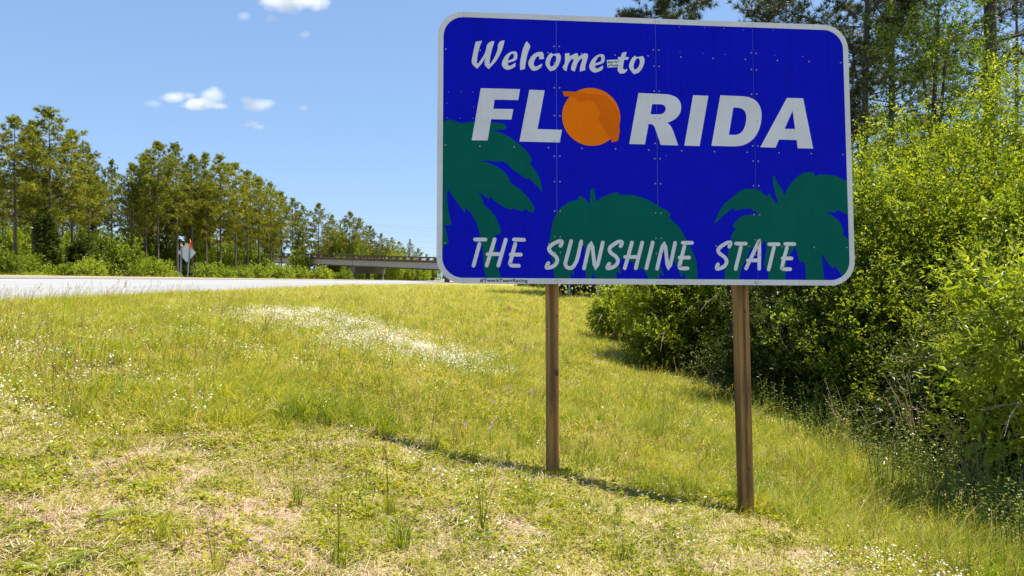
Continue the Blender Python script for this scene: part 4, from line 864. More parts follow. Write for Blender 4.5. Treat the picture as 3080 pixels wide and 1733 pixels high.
for k in range(26):
    d = rp.uniform(76, 150)
    x = X_at(np.interp(d, [76, 92, 106, 118, 140, 170], [-10, 90, 225, 350, 570, 715]), d) + rp.uniform(-8, 5)
    far_bush(x, d, rp.uniform(1.4, 3.4), rp.uniform(.8, 2.6), int(rp.integers(5)), 'shrub in the tangled understory along the foot of the pine wood', 'tangled understory along the wood')
for k in range(44):
    d = rp.uniform(200, 460); x = X_at(np.interp(d, [200, 226, 310, 430], [800, 880, 1000, 1075]), d) + rp.uniform(-14, 16)
    far_bush(x, d, rp.uniform(4, 7), rp.uniform(6, 13), int(rp.integers(5)), 'dark broadleaf tree in the far wood seen under and over the bridge', 'far broadleaf trees by the bridge', 'broadleaf_tree', 'tree')
for (px, yt, d, w, lb) in ((812, 556, 200, 4.8, 'bright green broadleaf tree above the left half of the bridge'), (852, 590, 206, 4.2, 'lower bright green tree right of the tallest one above the bridge'), (770, 575, 190, 3.6, 'broadleaf tree above the left end of the bridge rail')):
    x = X_at(px, d); far_bush(x, d + 30, w * 1.1, (704 - yt) / 1850 * (d + 30) + .6, int(rp.integers(5)), lb, None, 'broadleaf_tree', 'tree')
for k in range(64):
    d = rp.uniform(96, 200)
    x = X_at(np.interp(d, [92, 106, 118, 140, 200], [60, 225, 350, 570, 790]), d) - rp.uniform(2, 26)
    if 680 < 1288 + x / d * 1850 < 1000: continue
    far_bush(x, d, rp.uniform(3, 5), rp.uniform(5, 10), int(rp.integers(5)), 'shaded young broadleaf tree among the pine trunks of the wood', 'young broadleaf trees among the pine trunks', 'broadleaf_tree', 'tree')
for (px, d, w, h) in ((20, 118, 4.5, 10), (60, 112, 4, 8.5), (105, 120, 5, 10), (150, 112, 4, 8), (190, 118, 4.5, 9.5), (235, 124, 4, 8), (340, 138, 5, 10), (385, 142, 5, 10), (430, 146, 5, 9), (480, 150, 5, 10), (530, 152, 5, 9.5), (580, 160, 5, 10), (630, 168, 5, 10)):
    far_bush(X_at(px, d), d, w, h, int(rp.integers(5)), 'shaded young broadleaf tree among the pine trunks of the wood', 'young broadleaf trees among the pine trunks', 'broadleaf_tree', 'tree')
# dark cedar wrapped round the foot of the tallest pine
x, d = X_at(122, 93.5), 93.5; z = float(hgt(x, d, False))
bush('cedar_tree', 'dark columnar cedar wrapped round the tallest pine trunk', 'tree', (x, d, z), [(x, d, z + 3.2, 1.3, 1.3, 3.8), (x - .6, d, z + 6.2, .8, .8, 2.4)], 900, 7, .34, .4, 'shrub_dark', 5, twig=.4)
x, d = X_at(205, 99), 99; z = float(hgt(x, d, False))
bush('cedar_tree', 'dark cedar between the left clump of pines and the gap bush', 'tree', (x, d, z), [(x, d, z + 2.6, 1.8, 1.3, 3.0), (x + 1.6, d, z + 2.0, 1.2, 1.0, 2.2)], 900, 7, .34, .4, 'shrub_dark', 6, twig=.4)

# ------------------------------------------------------------------ near pines and broadleaf trees on the right
def near_pine(x, y, h, r0, c0, spread, label, seed, nl=26, tufts=800, rz=0, tr=.2, tn=24, tw=.012):
    rg = np.random.default_rng(seed)
    z = float(hgt(x, y, False)) - .1
    t = thing('pine_tree', label, 'pine tree', (x, y, z), rz, 'pines behind the sign and shrubs')
    tg, cg = pine(rg, h, r0, c0, spread, nl, tufts, tr, tn, tw, sides=10, twig_r=.007)
    tg.build('trunk', M['bark_dark'], t, smooth=True); cg.build('crown', M['pine'], t)
    return t
near_pine(9.55, 20.0, 15, .13, .16, 3.4, 'dark thin-trunked pine close behind the top right corner of the sign', 31, 40, 2700, 0.4, tw=.018, tn=28)
near_pine(12.6, 24.5, 17, .15, .25, 3.4, 'pine right behind the thin-trunked pine, dark spreading limbs', 32, 38, 2500, 2, tw=.02, tn=28)
near_pine(12.25, 19.0, 18, .24, .36, 3.6, 'thick dark pine trunk with bare limbs at the top right corner', 33, 26, 900, 1.1, tr=.23, tw=.017, tn=28)
near_pine(8.6, 42.0, 21.5, .2, .60, 2.4, 'pine whose crown shows above the middle of the sign', 34, 40, 1900, .7, tr=.36, tn=26, tw=.026)
near_pine(11.2, 30, 13, .14, .3, 3.0, 'smaller pine with tips showing above the right end of the sign', 35, 28, 900, 3.0, tr=.26, tw=.015)
for k, (x, y, h) in enumerate(((17, 33, 16), (21, 27, 15), (26, 38, 18), (16, 46, 18), (24, 52, 20))):
    near_pine(x, y, h, .17, .3, 3.4, 'pine in the wood deep behind the right-hand shrubs', 36 + k, 26, 620, k, tr=.32, tn=20, tw=.024)

def leafy_tree(x, y, h, lobes, nclus, per, L, w, m, label, seed):
    z = float(hgt(x, y, False))
    rg = np.random.default_rng(seed)
    t = thing('broadleaf_tree', label, 'tree', (x, y, z))
    V, F, T, C, td = lobes_cloud(rg, lobes, nclus, per, L, w, twig=.35, inner=.5, tj=.15, rough_=.25)
    g = G(); g.add(V, F, T); g.build('crown', M[m], t)
    s = G(); tp = np.array(lobes)[:, :3]
    s.tube([(0, 0, -.3), (.05, .03, h * .3), (-.04, .06, h * .6), (.05, 0, h * .9)], [.09, .08, .06, .02], 8)
    for p in tp: s.tube([(0, .02, max(.5, p[2] * .55)), tuple(p * np.array([.5, .5, .85])), tuple(p)], [.045, .03, .012], 6)
    for i in rg.choice(len(C), 60, replace=False): s.tube([C[i] * np.array([.55, .55, .93]), C[i]], [.008, .004], 4, False)
    s.build('trunk', M['bark_dark'], t)
    return t
leafy_tree(9.9, 17.2, 9.5, [(0, 0, 6.2, 1.1, 1.0, 1.5), (-.5, 0, 7.6, .9, .9, 1.2), (.5, .2, 8.3, 1.0, .9, 1.3), (.9, 0, 6.6, .8, .8, 1.0), (-.6, .1, 5.2, .8, .8, .9)], 850, 12, .095, .44, 'shrub', 'glossy broadleaf tree between the two pine trunks at top right', 51)
leafy_tree(14.5, 19.5, 8, [(0, 0, 5.2, 1.6, 1.4, 1.7), (-.9, .3, 3.6, 1.3, 1.2, 1.4), (1.2, 0, 4.2, 1.3, 1.2, 1.5)], 700, 11, .11, .45, 'shrub_dark', 'dark broadleaf tree behind the bright top of the big bush', 52)
leafy_tree(8.4, 23, 7, [(0, 0, 3.6, 1.8, 1.4, 1.8), (-1.4, .2, 2.4, 1.3, 1.2, 1.5), (1.4, .3, 4.6, 1.2, 1.1, 1.3)], 800, 11, .11, .45, 'shrub_dark', 'dark leafy tree hidden behind the right edge of the sign', 53)

leafy_tree(6.95, 6.2, 5.6, [(0, 0, 4.9, .8, .7, .6), (-.4, -.5, 4.4, .7, .6, .5), (.8, .2, 5.2, .9, .7, .6)], 300, 11, .10, .42, 'shrub', 'unseen broadleaf tree added past the right edge to shade the low grass', 54)  # outside the view, added for the shadow it casts on the grass

# ------------------------------------------------------------------ shrub wall on the right
gp = 'roadside shrubs right of the sign'
def gz(x, y): return float(hgt(x, y, False))
bush('privet_shrub', 'tall bright-topped shrub mass right of the sign, taller than the sign', 'shrub', (7.4, 12.2, gz(7.4, 12.2)),
     [(8.3, 15.0, 1.9, 2.0, 1.8, 2.9), (10.1, 14.4, 2.2, 2.0, 1.8, 3.2), (6.9, 14.8, 1.5, 1.4, 1.5, 2.4), (7.0, 13.0, 1.0, 1.5, 1.5, 2.2), (8.6, 12.8, 1.3, 1.7, 1.5, 2.6), (10.2, 12.4, 1.6, 1.6, 1.5, 2.8),
      (6.1, 12.2, .1, 1.1, 1.1, 1.6), (7.6, 11.2, .2, 1.5, 1.2, 1.8), (9.2, 10.9, .7, 1.5, 1.2, 2.0)],
     21000, 11, .072, .46, 'privet', 71, gp, twigs=110, creeper='weed', twig=.26, inner=.25, tj=.14, rough_=.15)
bush('privet_shrub', 'bright leafy shrub leaning in at the right edge, above the dry stalks', 'shrub', (5.9, 7.7, gz(5.9, 7.7)),
     [(5.15, 7.5, 1.15, .62, .55, .62), (5.75, 7.6, .75, .75, .7, .95), (5.0, 7.7, .35, .45, .45, .5), (5.9, 7.2, -.1, .7, .6, .8)],
     900, 11, .088, .34, 'bright', 72, gp, twigs=12, twig=.28, inner=.35, tj=.13, rough_=.25)
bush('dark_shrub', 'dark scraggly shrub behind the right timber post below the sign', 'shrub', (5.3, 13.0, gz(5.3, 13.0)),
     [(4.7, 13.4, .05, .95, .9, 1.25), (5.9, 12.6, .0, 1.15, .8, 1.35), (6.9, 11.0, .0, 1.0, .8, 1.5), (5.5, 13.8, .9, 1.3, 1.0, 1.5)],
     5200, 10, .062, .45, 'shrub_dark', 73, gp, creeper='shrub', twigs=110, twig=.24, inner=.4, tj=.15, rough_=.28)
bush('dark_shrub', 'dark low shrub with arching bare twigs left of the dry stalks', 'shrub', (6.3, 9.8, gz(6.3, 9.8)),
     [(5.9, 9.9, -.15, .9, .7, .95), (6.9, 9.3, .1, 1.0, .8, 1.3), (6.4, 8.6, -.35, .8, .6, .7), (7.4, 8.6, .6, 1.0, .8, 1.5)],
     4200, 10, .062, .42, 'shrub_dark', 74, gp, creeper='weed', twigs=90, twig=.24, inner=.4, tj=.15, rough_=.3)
bush('round_shrub', 'broad green shrub between the two timber posts under the sign', 'shrub', (4.6, 18.2, gz(4.6, 18.2)),
     [(3.9, 18.0, .55, 1.05, 1.0, 1.25), (5.1, 17.6, .6, 1.25, 1.1, 1.7), (4.7, 18.8, 1.6, 1.5, 1.2, 1.7), (6.3, 17.2, .9, 1.3, 1.1, 1.9), (3.5, 17.2, .0, .6, .6, .6)],
     6200, 11, .080, .46, 'privet', 75, gp, creeper='shrub', twigs=60, twig=.3, inner=.3, tj=.15, rough_=.2)
bush('small_shrub', 'small bright bush right of the left timber post', 'shrub', (3.2, 22.5, gz(3.2, 22.5)),
     [(2.95, 22.4, .45, .55, .5, .5), (3.6, 22.8, .75, .75, .6, .7)],
     900, 10, .10, .46, 'bright', 76, gp, twigs=10, twig=.28, inner=.3, tj=.16, rough_=.22)
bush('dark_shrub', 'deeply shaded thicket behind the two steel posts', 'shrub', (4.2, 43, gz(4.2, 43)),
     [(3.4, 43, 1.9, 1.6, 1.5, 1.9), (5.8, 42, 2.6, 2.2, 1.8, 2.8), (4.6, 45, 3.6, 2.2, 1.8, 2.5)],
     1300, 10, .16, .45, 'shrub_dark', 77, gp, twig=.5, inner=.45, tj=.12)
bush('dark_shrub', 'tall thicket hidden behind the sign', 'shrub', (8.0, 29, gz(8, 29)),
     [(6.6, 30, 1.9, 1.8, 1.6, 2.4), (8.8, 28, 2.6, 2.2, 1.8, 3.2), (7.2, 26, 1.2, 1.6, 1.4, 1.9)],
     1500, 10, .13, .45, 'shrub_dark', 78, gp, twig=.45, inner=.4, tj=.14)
bush('small_shrub', 'far yellow-green bush just left of the left timber post', 'shrub', (1.6, 62, gz(1.6, 62)),
     [(1.3, 62, 1.1, .9, .8, .6), (2.3, 63, 1.3, 1.1, .9, .9)], 260, 8, .2, .5, 'under', 79, gp, twig=.4)

# large single leaves of the near bright shrub
rg = np.random.default_rng(90)
par = bpy.data.objects['privet_shrub.001']
g = G(); n_ = 6; V = []; 
for a, (t, hw) in enumerate(((0, .004), (.25, .11), (.5, .135), (.75, .085), (1, .004))):
    V += [(t, -hw, -.10 * t * t + .03), (t, 0, -.10 * t * t), (t, hw, -.10 * t * t + .03)]
g.add(V, np.array([[a * 3 + b, a * 3 + b + 3, a * 3 + b + 4, a * 3 + b + 1] for a in range(4) for b in range(2)]), .72)
leaf_me = mesh_of(g, 'leaf', M['bright'])
cnt = 0
lb = [(5.15, 7.5, 1.15, .62, .55, .62), (5.75, 7.6, .75, .75, .7, .95), (5.0, 7.7, .35, .45, .45, .5)]
while cnt < 280:
    b = lb[rg.integers(3)]; u = unit(rg.normal(size=3))
    if u[1] > .45: continue
    c = np.array(b[:3]) + u * np.array(b[3:]) * rg.uniform(.95, 1.18); td = unit(u * .6 + np.array([0, 0, .6]) + rg.normal(size=3) * .3)
    for k in range(7):
        d = unit(td * .75 + unit(rg.normal(size=3)) * .8)
        q = Vector(d).to_track_quat('X', 'Z')
        L = rg.uniform(.065, .10)
        inst('leaf', leaf_me, par, tuple(c + td * .012 * k - np.array(par.location)), q.to_euler(), (L, L * 1.05, L)); cnt += 1

# ------------------------------------------------------------------ weeds along the foot of the shrubs
def weed_meshes(seed, h, nst, L, w):
    rg = np.random.default_rng(seed); sg, lg = G(), G()
    for i in range(nst):
        a = rg.uniform(0, 6.28); r = rg.uniform(0, .16); hh = h * rg.uniform(.6, 1.1)
        p0 = np.array([r * math.cos(a), r * math.sin(a), -.05]); ln = np.array([math.cos(a), math.sin(a), 0]) * hh * rg.uniform(.05, .28)
        P = [p0, p0 + np.array([0, 0, hh * .5]) + ln * .35, p0 + np.array([0, 0, hh]) + ln]
        sg.tube(P, [.005, .004, .002], 4, False)
        n = int(hh / .035); f = (np.arange(n) + 1) / n
        C = np.stack([np.interp(f, (0, .5, 1), [p[k] for p in P]) for k in range(3)], 1)
        az = np.arange(n) * 2.4 + rg.uniform(0, 6)
        D = np.stack([np.cos(az), np.sin(az), rg.uniform(.25, .8, n)], 1)
        lg.add(*leaves(C, D, L * (1.1 - .5 * f), w, rg, .8, .3, .15, .5))
    return mesh_of(sg, 'stem', M['weedstem']), mesh_of(lg, 'leaves', M['weed'])
WV = [weed_meshes(100 + i, (.55, .75, .9, .65)[i], (12, 13, 11, 14)[i], (.085, .10, .095, .07)[i], (.22, .2, .2, .26)[i]) for i in range(4)]
path = [(4.0, 13.4), (4.1, 12.0), (4.2, 10.8), (4.25, 9.6), (4.25, 8.5), (4.25, 7.6), (4.3, 6.8), (4.5, 6.0)]
px_ = np.array(path); seg = np.linspace(0, len(path) - 1, 66)
for k, s_ in enumerate(seg):
    x = np.interp(s_, range(len(path)), px_[:, 0]) + rg.uniform(-.35, .75); y = np.interp(s_, range(len(path)), px_[:, 1]) + rg.uniform(-.25, .25)
    near_ = y < 9
    t = thing('tall_weed', 'leafy narrow-leaved weed at the shaded foot of the shrubs' if not near_ else 'leafy narrow-leaved weed beside the dry stalks at lower right', 'weed', (x, y, gz(x, y)), rg.uniform(0, 6.28),
              'weeds along the foot of the shrubs' if not near_ else 'weeds beside the dry stalks')
    sc_ = rg.uniform(.7, 1.1) * (.85 if x < 4.7 else 1)
    inst('stem', WV[k % 4][0], t, scale=(sc_,) * 3); inst('leaves', WV[k % 4][1], t, scale=(sc_,) * 3)

def stalks(x, y, n, h, lean, label, seed):
    rg = np.random.default_rng(seed); g, hg = G(), G()
    for i in range(n):
        a = rg.uniform(0, 6.28); hh = h * rg.uniform(.55, 1.1); l = np.array(lean) * rg.uniform(.3, 1.3) + rg.normal(0, .10, 2)
        P = [np.array([.09 * math.cos(a), .09 * math.sin(a), -.05])]
        for f in (.4, .75, 1): P.append(P[0] + np.array([l[0] * f ** 1.6, l[1] * f ** 1.6, 1 - .25 * f * f * np.hypot(*l)]) * np.array([hh, hh, hh * f]))
        g.tube(P, [.0045, .004, .003, .0015], 4, False)
        if rg.random() < .5:
            e, d = P[-1], unit(P[-1] - P[-2]); m = 9
            C = e - d * np.linspace(0, .18, m)[:, None]
            hg.add(*leaves(C, np.tile(d, (m, 1)) + rg.normal(size=(m, 3)) * .5, np.full(m, .03), .4, rg))
    t = thing('dry_stalk_clump', label, 'dry stalks', (x, y, gz(x, y)), group='dry stalk clumps below the shrubs')
    g.build('stalks', M['stalk'], t)
    if hg.n: hg.build('seed_heads', M['straw'], t)
stalks(5.05, 9.2, 13, 1.35, (-.25, -.1), 'upright reddish dry stalks among the weeds, nearest the big shrub', 201)
stalks(5.05, 7.9, 14, 1.2, (-.55, -.1), 'dry stalks fanning out to the left beside the bright leaning shrub', 202)
stalks(4.9, 10.8, 10, .9, (-.3, 0), 'short grey dry stalks at the foot of the dark shrub', 203)
stalks(5.15, 6.6, 8, .8, (-.3, -.2), 'sparse dry stalks low at the right edge of the picture', 204)

# ------------------------------------------------------------------ grass, straw and wildflowers (nobody could count them)
def proto_coll(name): return bpy.data.collections.new(name)
def proto(coll, g, m, i):
    me = mesh_of(g, coll.name, m); o = bpy.data.objects.new(f'{coll.name}.{i:03d}', me); coll.objects.link(o)
def blade(g, rg, x, y, h, w, lean, az, tint, seg=3):
    f = np.linspace(0, 1, seg + 1); d = np.array([math.cos(az), math.sin(az)])
    sx, sy = -d[1], d[0]
    cx = x + d[0] * lean * h * f ** 1.8; cy = y + d[1] * lean * h * f ** 1.8; cz = h * f * (1 - .25 * min(1.5, lean) * f) - .01
    ww = w * (1 - f) ** .6 / 2; ww[-1] = w * .04; tw = rg.uniform(-.7, .7)
    ca, sa = math.cos(tw), math.sin(tw); sx, sy = sx * ca - sy * sa, sx * sa + sy * ca
    V = np.empty(((seg + 1) * 2, 3)); V[0::2] = np.stack([cx - sx * ww, cy - sy * ww, cz], 1); V[1::2] = np.stack([cx + sx * ww, cy + sy * ww, cz], 1)
    k = np.arange(seg) * 2
    g.add(V, np.stack([k, k + 1, k + 3, k + 2], 1), tint)
rg = np.random.default_rng(300)
c_turf, c_tall, c_straw, c_herb, c_flow, c_dark, c_stalk = (proto_coll(n) for n in ('turf_clump', 'tall_clump', 'straw_clump', 'herb_clump', 'flower_clump', 'dark_clump', 'stalk_clump'))
for i in range(9):
    g = G()
    for _ in range(15):
        r = .075 * math.sqrt(rg.random()); a = rg.uniform(0, 6.28)
        dry = rg.random() < .30
        blade(g, rg, r * math.cos(a), r * math.sin(a), rg.uniform(.025, .075) * (1.2 if dry else 1), rg.uniform(.004, .0075), rg.uniform(.3, 1.6), rg.uniform(0, 6.28), rg.uniform(.75, 1) if dry else rg.uniform(.1, .68), 2)
    proto(c_turf, g, M['grass'], i)
for i in range(8):
    g = G()
    for _ in range(13):
        r = .09 * math.sqrt(rg.random()); a = rg.uniform(0, 6.28); dry = rg.random() < .16
        blade(g, rg, r * math.cos(a), r * math.sin(a), rg.uniform(.14, .34), rg.uniform(.004, .008), rg.uniform(.3, 1.4), rg.uniform(-.8, 1.2) if rg.random() < .6 else rg.uniform(0, 6.28), rg.uniform(.78, 1) if dry else rg.uniform(.05, .72), 3)
    if i % 4 == 0:     # seed stalk
        hh = rg.uniform(.34, .5); lx = rg.uniform(-.1, .16)
        g.tube([(0, 0, 0), (lx * .3, .01, hh * .6), (lx, .02, hh)], [.0022, .0018, .001], 3, False, tint=.86)
        C = np.array([[lx * (.8 + .2 * t), .02, hh * (.82 + .2 * t)] for t in np.linspace(0, 1, 9)])
        g.add(*leaves(C, np.tile([.3, 0, 1.0], (9, 1)) + rg.normal(size=(9, 3)) * .5, np.full(9, .022), .35, rg, tb=.88, tj=.05))
    proto(c_tall, g, M['grass_tall'], i)
for i in range(7):
    g = G()
    for _ in range(16):
        x, y = rg.normal(0, .06, 2); a = rg.uniform(0, 6.28); L = rg.uniform(.05, .14); el = rg.uniform(-.02, .28)
        d = np.array([math.cos(a) * math.cos(el), math.sin(a) * math.cos(el), math.sin(el)]); s = np.array([-math.sin(a), math.cos(a), 0]) * .0022
        p = np.array([x, y, rg.uniform(.004, .022)]); m_ = p + d * L * .5 + np.array([0, 0, .006])
        g.add([p - s, p + s, m_ + s, m_ - s, p + d * L], [np.array([[0, 1, 2, 3]]), np.array([[3, 2, 4]])], rg.uniform(0, 1))
    proto(c_straw, g, M['straw'], i)
for i in range(7):
    g = G(); n = 16
    r = .07 * np.sqrt(rg.random(n)); a = rg.uniform(0, 6.28, n)
    P = np.stack([r * np.cos(a), r * np.sin(a), rg.uniform(.006, .045, n)], 1)
    D = np.stack([np.cos(a + rg.normal(0, .8, n)), np.sin(a + rg.normal(0, .8, n)), rg.uniform(.0, .5, n)], 1)
    g.add(*leaves(P, D, np.full(n, rg.uniform(.022, .045)), rg.uniform(.45, .8), rg, 1.5, .2, .14, .42))
    proto(c_herb, g, M['grass'], i)
for i in range(7):
    gs, gp_ = G(), G()
    me_g = G()
    for _ in range(6):
        r = .11 * math.sqrt(rg.random()); a = rg.uniform(0, 6.28); h = rg.uniform(.06, .19)
        x, y = r * math.cos(a), r * math.sin(a); ex, ey = x + rg.normal(0, .03), y + rg.normal(0, .03)
        R0 = rg.uniform(.007, .0125); th = np.arange(7) * 2 * math.pi / 7 + rg.uniform(0, 1); tx, ty = rg.normal(0, .3, 2)
        V = [(ex, ey, h + .002)] + [(ex + R0 * math.cos(t), ey + R0 * math.sin(t), h + R0 * (math.cos(t) * tx + math.sin(t) * ty) + rg.uniform(-.001, .001)) for t in th]
        me_g.add(V, np.array([[0, 1 + k, 1 + (k + 1) % 7] for k in range(7)]), rg.uniform(0, 1))
    proto(c_flow, me_g, M['petal'], i)

for i in range(6):
    g = G()
    for _ in range(24):
        r = .07 * math.sqrt(rg.random()); a = rg.uniform(0, 6.28)
        blade(g, rg, r * math.cos(a), r * math.sin(a), rg.uniform(.16, .36), rg.uniform(.005, .009), rg.uniform(.2, 1.0), rg.normal(.2, 1.1), rg.uniform(-.2, .22), 3)
    proto(c_dark, g, M['grass_tall'], i)
for i in range(6):
    g = G()
    for _ in range(5):
        r = .12 * math.sqrt(rg.random()); a = rg.uniform(0, 6.28); hh = rg.uniform(.2, .42); lx, ly = rg.normal(.02, .05), rg.normal(0, .05); x, y = r * math.cos(a), r * math.sin(a)
        tt = rg.uniform(0, 1); g.tube([(x, y, 0), (x + lx * .4, y + ly * .4, hh * .6), (x + lx, y + ly, hh)], [.0018, .0015, .001], 3, False, tint=tt)
        C = np.array([[x + lx * (.8 + .2 * t), y + ly * (.8 + .2 * t), hh * (.78 + .24 * t)] for t in np.linspace(0, 1, 7)])
        g.add(*leaves(C, np.tile([.2, 0, 1.0], (7, 1)) + rg.normal(size=(7, 3)) * .5, np.full(7, .022), .4, rg, tb=tt, tj=.05))
    proto(c_stalk, g, M['redstalk'], i)

def scatter(name, label, cat, x, y, scl, coll, m, tilt=.12, zoff=0):
    n = len(x)
    z = hgt(x, y) + zoff
    me = bpy.data.meshes.new(name); me.vertices.add(n)
    me.vertices.foreach_set('co', np.stack([x, y, z], 1).astype(np.float32).ravel())
    rot = np.stack([rg.normal(0, tilt, n), rg.normal(0, tilt, n), rg.uniform(0, 6.283, n) if tilt != .121 else rg.normal(0, .9, n)], 1)
    at = me.attributes.new('rot', 'FLOAT_VECTOR', 'POINT'); at.data.foreach_set('vector', rot.astype(np.float32).ravel())
    at = me.attributes.new('scl', 'FLOAT', 'POINT'); at.data.foreach_set('value', scl.astype(np.float32))
    at = me.attributes.new('idx', 'INT', 'POINT'); at.data.foreach_set('value', rg.integers(0, len(coll.objects), n).astype(np.int32))
    me.update(); me.materials.append(m)
    o = bpy.data.objects.new(name, me); COL.objects.link(o)
    tag(o, label, cat, kind='stuff')
    nt = bpy.data.node_groups.new(name, 'GeometryNodeTree')
    nt.interface.new_socket('Geometry', in_out='INPUT', socket_type='NodeSocketGeometry')
    nt.interface.new_socket('Geometry', in_out='OUTPUT', socket_type='NodeSocketGeometry')
    gi = nt.nodes.new('NodeGroupInput'); go = nt.nodes.new('NodeGroupOutput')
    ci = nt.nodes.new('GeometryNodeCollectionInfo'); ci.inputs[0].default_value = coll; ci.inputs[1].default_value = True; ci.inputs[2].default_value = True
    ip = nt.nodes.new('GeometryNodeInstanceOnPoints'); ip.inputs['Pick Instance'].default_value = True
    def na(nm, ty):
        q = nt.nodes.new('GeometryNodeInputNamedAttribute'); q.data_type = ty; q.inputs[0].default_value = nm; return q.outputs[0]
    L = nt.links.new
    L(gi.outputs[0], ip.inputs['Points']); L(ci.outputs[0], ip.inputs['Instance'])
    L(na('idx', 'INT'), ip.inputs['Instance Index']); L(na('rot', 'FLOAT_VECTOR'), ip.inputs['Rotation']); L(na('scl', 'FLOAT'), ip.inputs['Scale'])
    L(ip.outputs[0], go.inputs[0])
    md = o.modifiers.new('scatter', 'NODES'); md.node_group = nt
    return o

def sample(n, y0, y1, power):
    """points over the verge seen from the viewpoint's side, thinning with distance"""
    t = rg.random(n)
    e = 2 - power
    y = (y0 ** e + t * (y1 ** e - y0 ** e)) ** (1 / e)
    x = rg.uniform(-1, 1, n) * (.76 * y + 1.4)
    xs = x - bend(y)
    lim = np.interp(y, [0, 5, 8, 12, 16, 20, 30, 45, 90], [4.5, 4.6, 4.5, 4.4, 4.0, 3.7, 4.8, 6, 6])
    k = (xs > -13.75) & (x < lim)
    return x[k], y[k]
def mowline(x): return np.interp(x, [-14, -6, -3, -1.5, .35, 2.0, 2.6, 3.2, 4.5], [8, 5.6, 4.6, 5.7, 6.15, 6.3, 5.6, 4.9, 4.5])
def tallness(x, y): return sstep(-.15, .55, y - mowline(x) + .25 * noise2(x, y, .9))
def big(y): return np.clip((y / 7) ** .55, .8, 4.0)

# short turf
x, y = sample(165000, 1.9, 60, 1.5)
b = bare(x, y); k = rg.random(len(x)) < (1 - .84 * sstep(.25, .8, b)) * (.5 + .5 * sstep(-.7, .4, noise2(x, y, 2.1)))
x, y = x[k], y[k]
scatter('turf_grass', 'short yellow-green turf in the mown strip in front of the sign', 'grass', x, y, rg.uniform(.7, 1.25, len(x)) * big(y) * (1 + .5 * tallness(x, y)), c_turf, M['grass'], .2)
# low herbs
x, y = sample(31000, 1.9, 16, 1.5)
b = bare(x, y); k = rg.random(len(x)) < (1 - .7 * sstep(.2, .8, b)) * (.25 + .75 * sstep(-.4, .5, noise2(x + 40, y, 1.3)))
x, y = x[k], y[k]
scatter('low_herbs', 'small leafy herbs mixed into the short grass', 'ground cover', x, y, rg.uniform(.7, 1.4, len(x)) * big(y), c_herb, M['grass'], .25)
# dry straw
x, y = sample(86000, 1.9, 40, 1.5)
k = rg.random(len(x)) < .45 + .5 * (1 - tallness(x, y)) * sstep(-.8, .5, noise2(x + 13, y + 5, 1.0))
x, y = x[k], y[k]
scatter('dry_thatch', 'pale dry grass thatch lying over the mown ground', 'dry grass', x, y, rg.uniform(.55, 1.0, len(x)) * big(y), c_straw, M['straw'], .1)
# tall grass
x, y = sample(125000, 3.2, 85, 1.35)
tl = tallness(x, y) * (1 - .93 * sstep(.3, .6, bare(x, y))); dens = .35 + .65 * sstep(-.9, .3, noise2(x + 70, y, .7))
k = rg.random(len(x)) < np.maximum(tl * (.25 + .75 * dens) * (.75 + .25 * sstep(-.3, .5, noise2(x, y, 3.1))), .012)
x, y = x[k], y[k]
hs = np.interp(x - bend(y), [-13.8, -12.5, -8, 0, 2.6, 5], [.85, 1.1, .85, .75, .95, 1.2]) * (1 + .3 * noise2(x, y, .6))
scatter('tall_grass', 'taller unmown meadow grass behind the sign line and along the road crest', 'grass', x, y, np.clip(rg.uniform(.6, 1.2, len(x)) * hs, .35, 1.7) * np.clip((y / 9) ** .3, .8, 1.15) * np.interp(y, [0, 14, 30, 80], [.95, .95, .72, .62]), c_tall, M['grass_tall'], .121)
# coarse dark tussocks and ripe seed stalks standing through it
x, y = sample(15000, 4.0, 60, 1.45)
k = rg.random(len(x)) < np.maximum(.8 * tallness(x, y) * sstep(-.2, .8, noise2(x + 21, y + 8, 1.5)), .03) * (1 - sstep(.3, .6, bare(x, y)))
x, y = x[k], y[k]
scatter('coarse_tussocks', 'coarse darker green tussocks scattered through the meadow grass', 'grass', x, y, rg.uniform(.6, 1.1, len(x)) * np.interp(y, [4, 14, 30, 80], [.8, .9, .75, .65]), c_dark, M['grass_tall'], .121)
x, y = sample(8000, 4.0, 50, 1.4)
k = rg.random(len(x)) < np.maximum(.75 * tallness(x, y) * sstep(-.5, .8, noise2(x + 51, y, 1.1)), .04)
x, y = x[k], y[k]
scatter('seed_stalks', 'thin brown ripe seed stalks above the meadow grass', 'grass', x, y, rg.uniform(.6, 1.1, len(x)) * np.interp(y, [4, 14, 30, 80], [.85, .95, .8, .7]), c_stalk, M['redstalk'], .15)
# far verge beyond the road
n = 9000; y = rg.uniform(20, 230, n); x = rg.uniform(-44, -27.6, n) + bend(y)
scatter('far_verge_grass', 'rough grass strip between the far road edge and the pine wood', 'grass', x, y, rg.uniform(.7, 1.3, n), c_tall, M['grass_tall'], .121)
# white wildflowers: one dense drift and a loose sprinkling
n = 6500; t = rg.uniform(.06, .93, n)
cx = -5.25 + 4.8 * t; cy = 15.1 - 3.5 * t
x = cx + rg.normal(0, .5, n); y = cy + rg.normal(0, 1, n) * (.35 + .95 * np.sin(np.pi * np.clip(t * .95 + .05, 0, 1)))
k = rg.random(n) < .15 + .95 * sstep(-.5, .6, noise2(x, y, 1.9)); x, y = x[k], y[k]
x2, y2 = sample(26000, 3.6, 24, 1.3)
w_ = np.clip(.10 + .75 * sstep(-1.5, -4.5, x2) * sstep(3.6, 5.0, y2) * sstep(13, 8, y2) + .12 * sstep(2.2, 3.0, x2) * sstep(7.5, 5.5, y2) + .22 * sstep(1.5, 3, x2), 0, 1) * sstep(-.5, .7, noise2(x2 + 5, y2 + 31, 1.2)) * (1 - .8 * sstep(.25, .6, bare(x2, y2)))
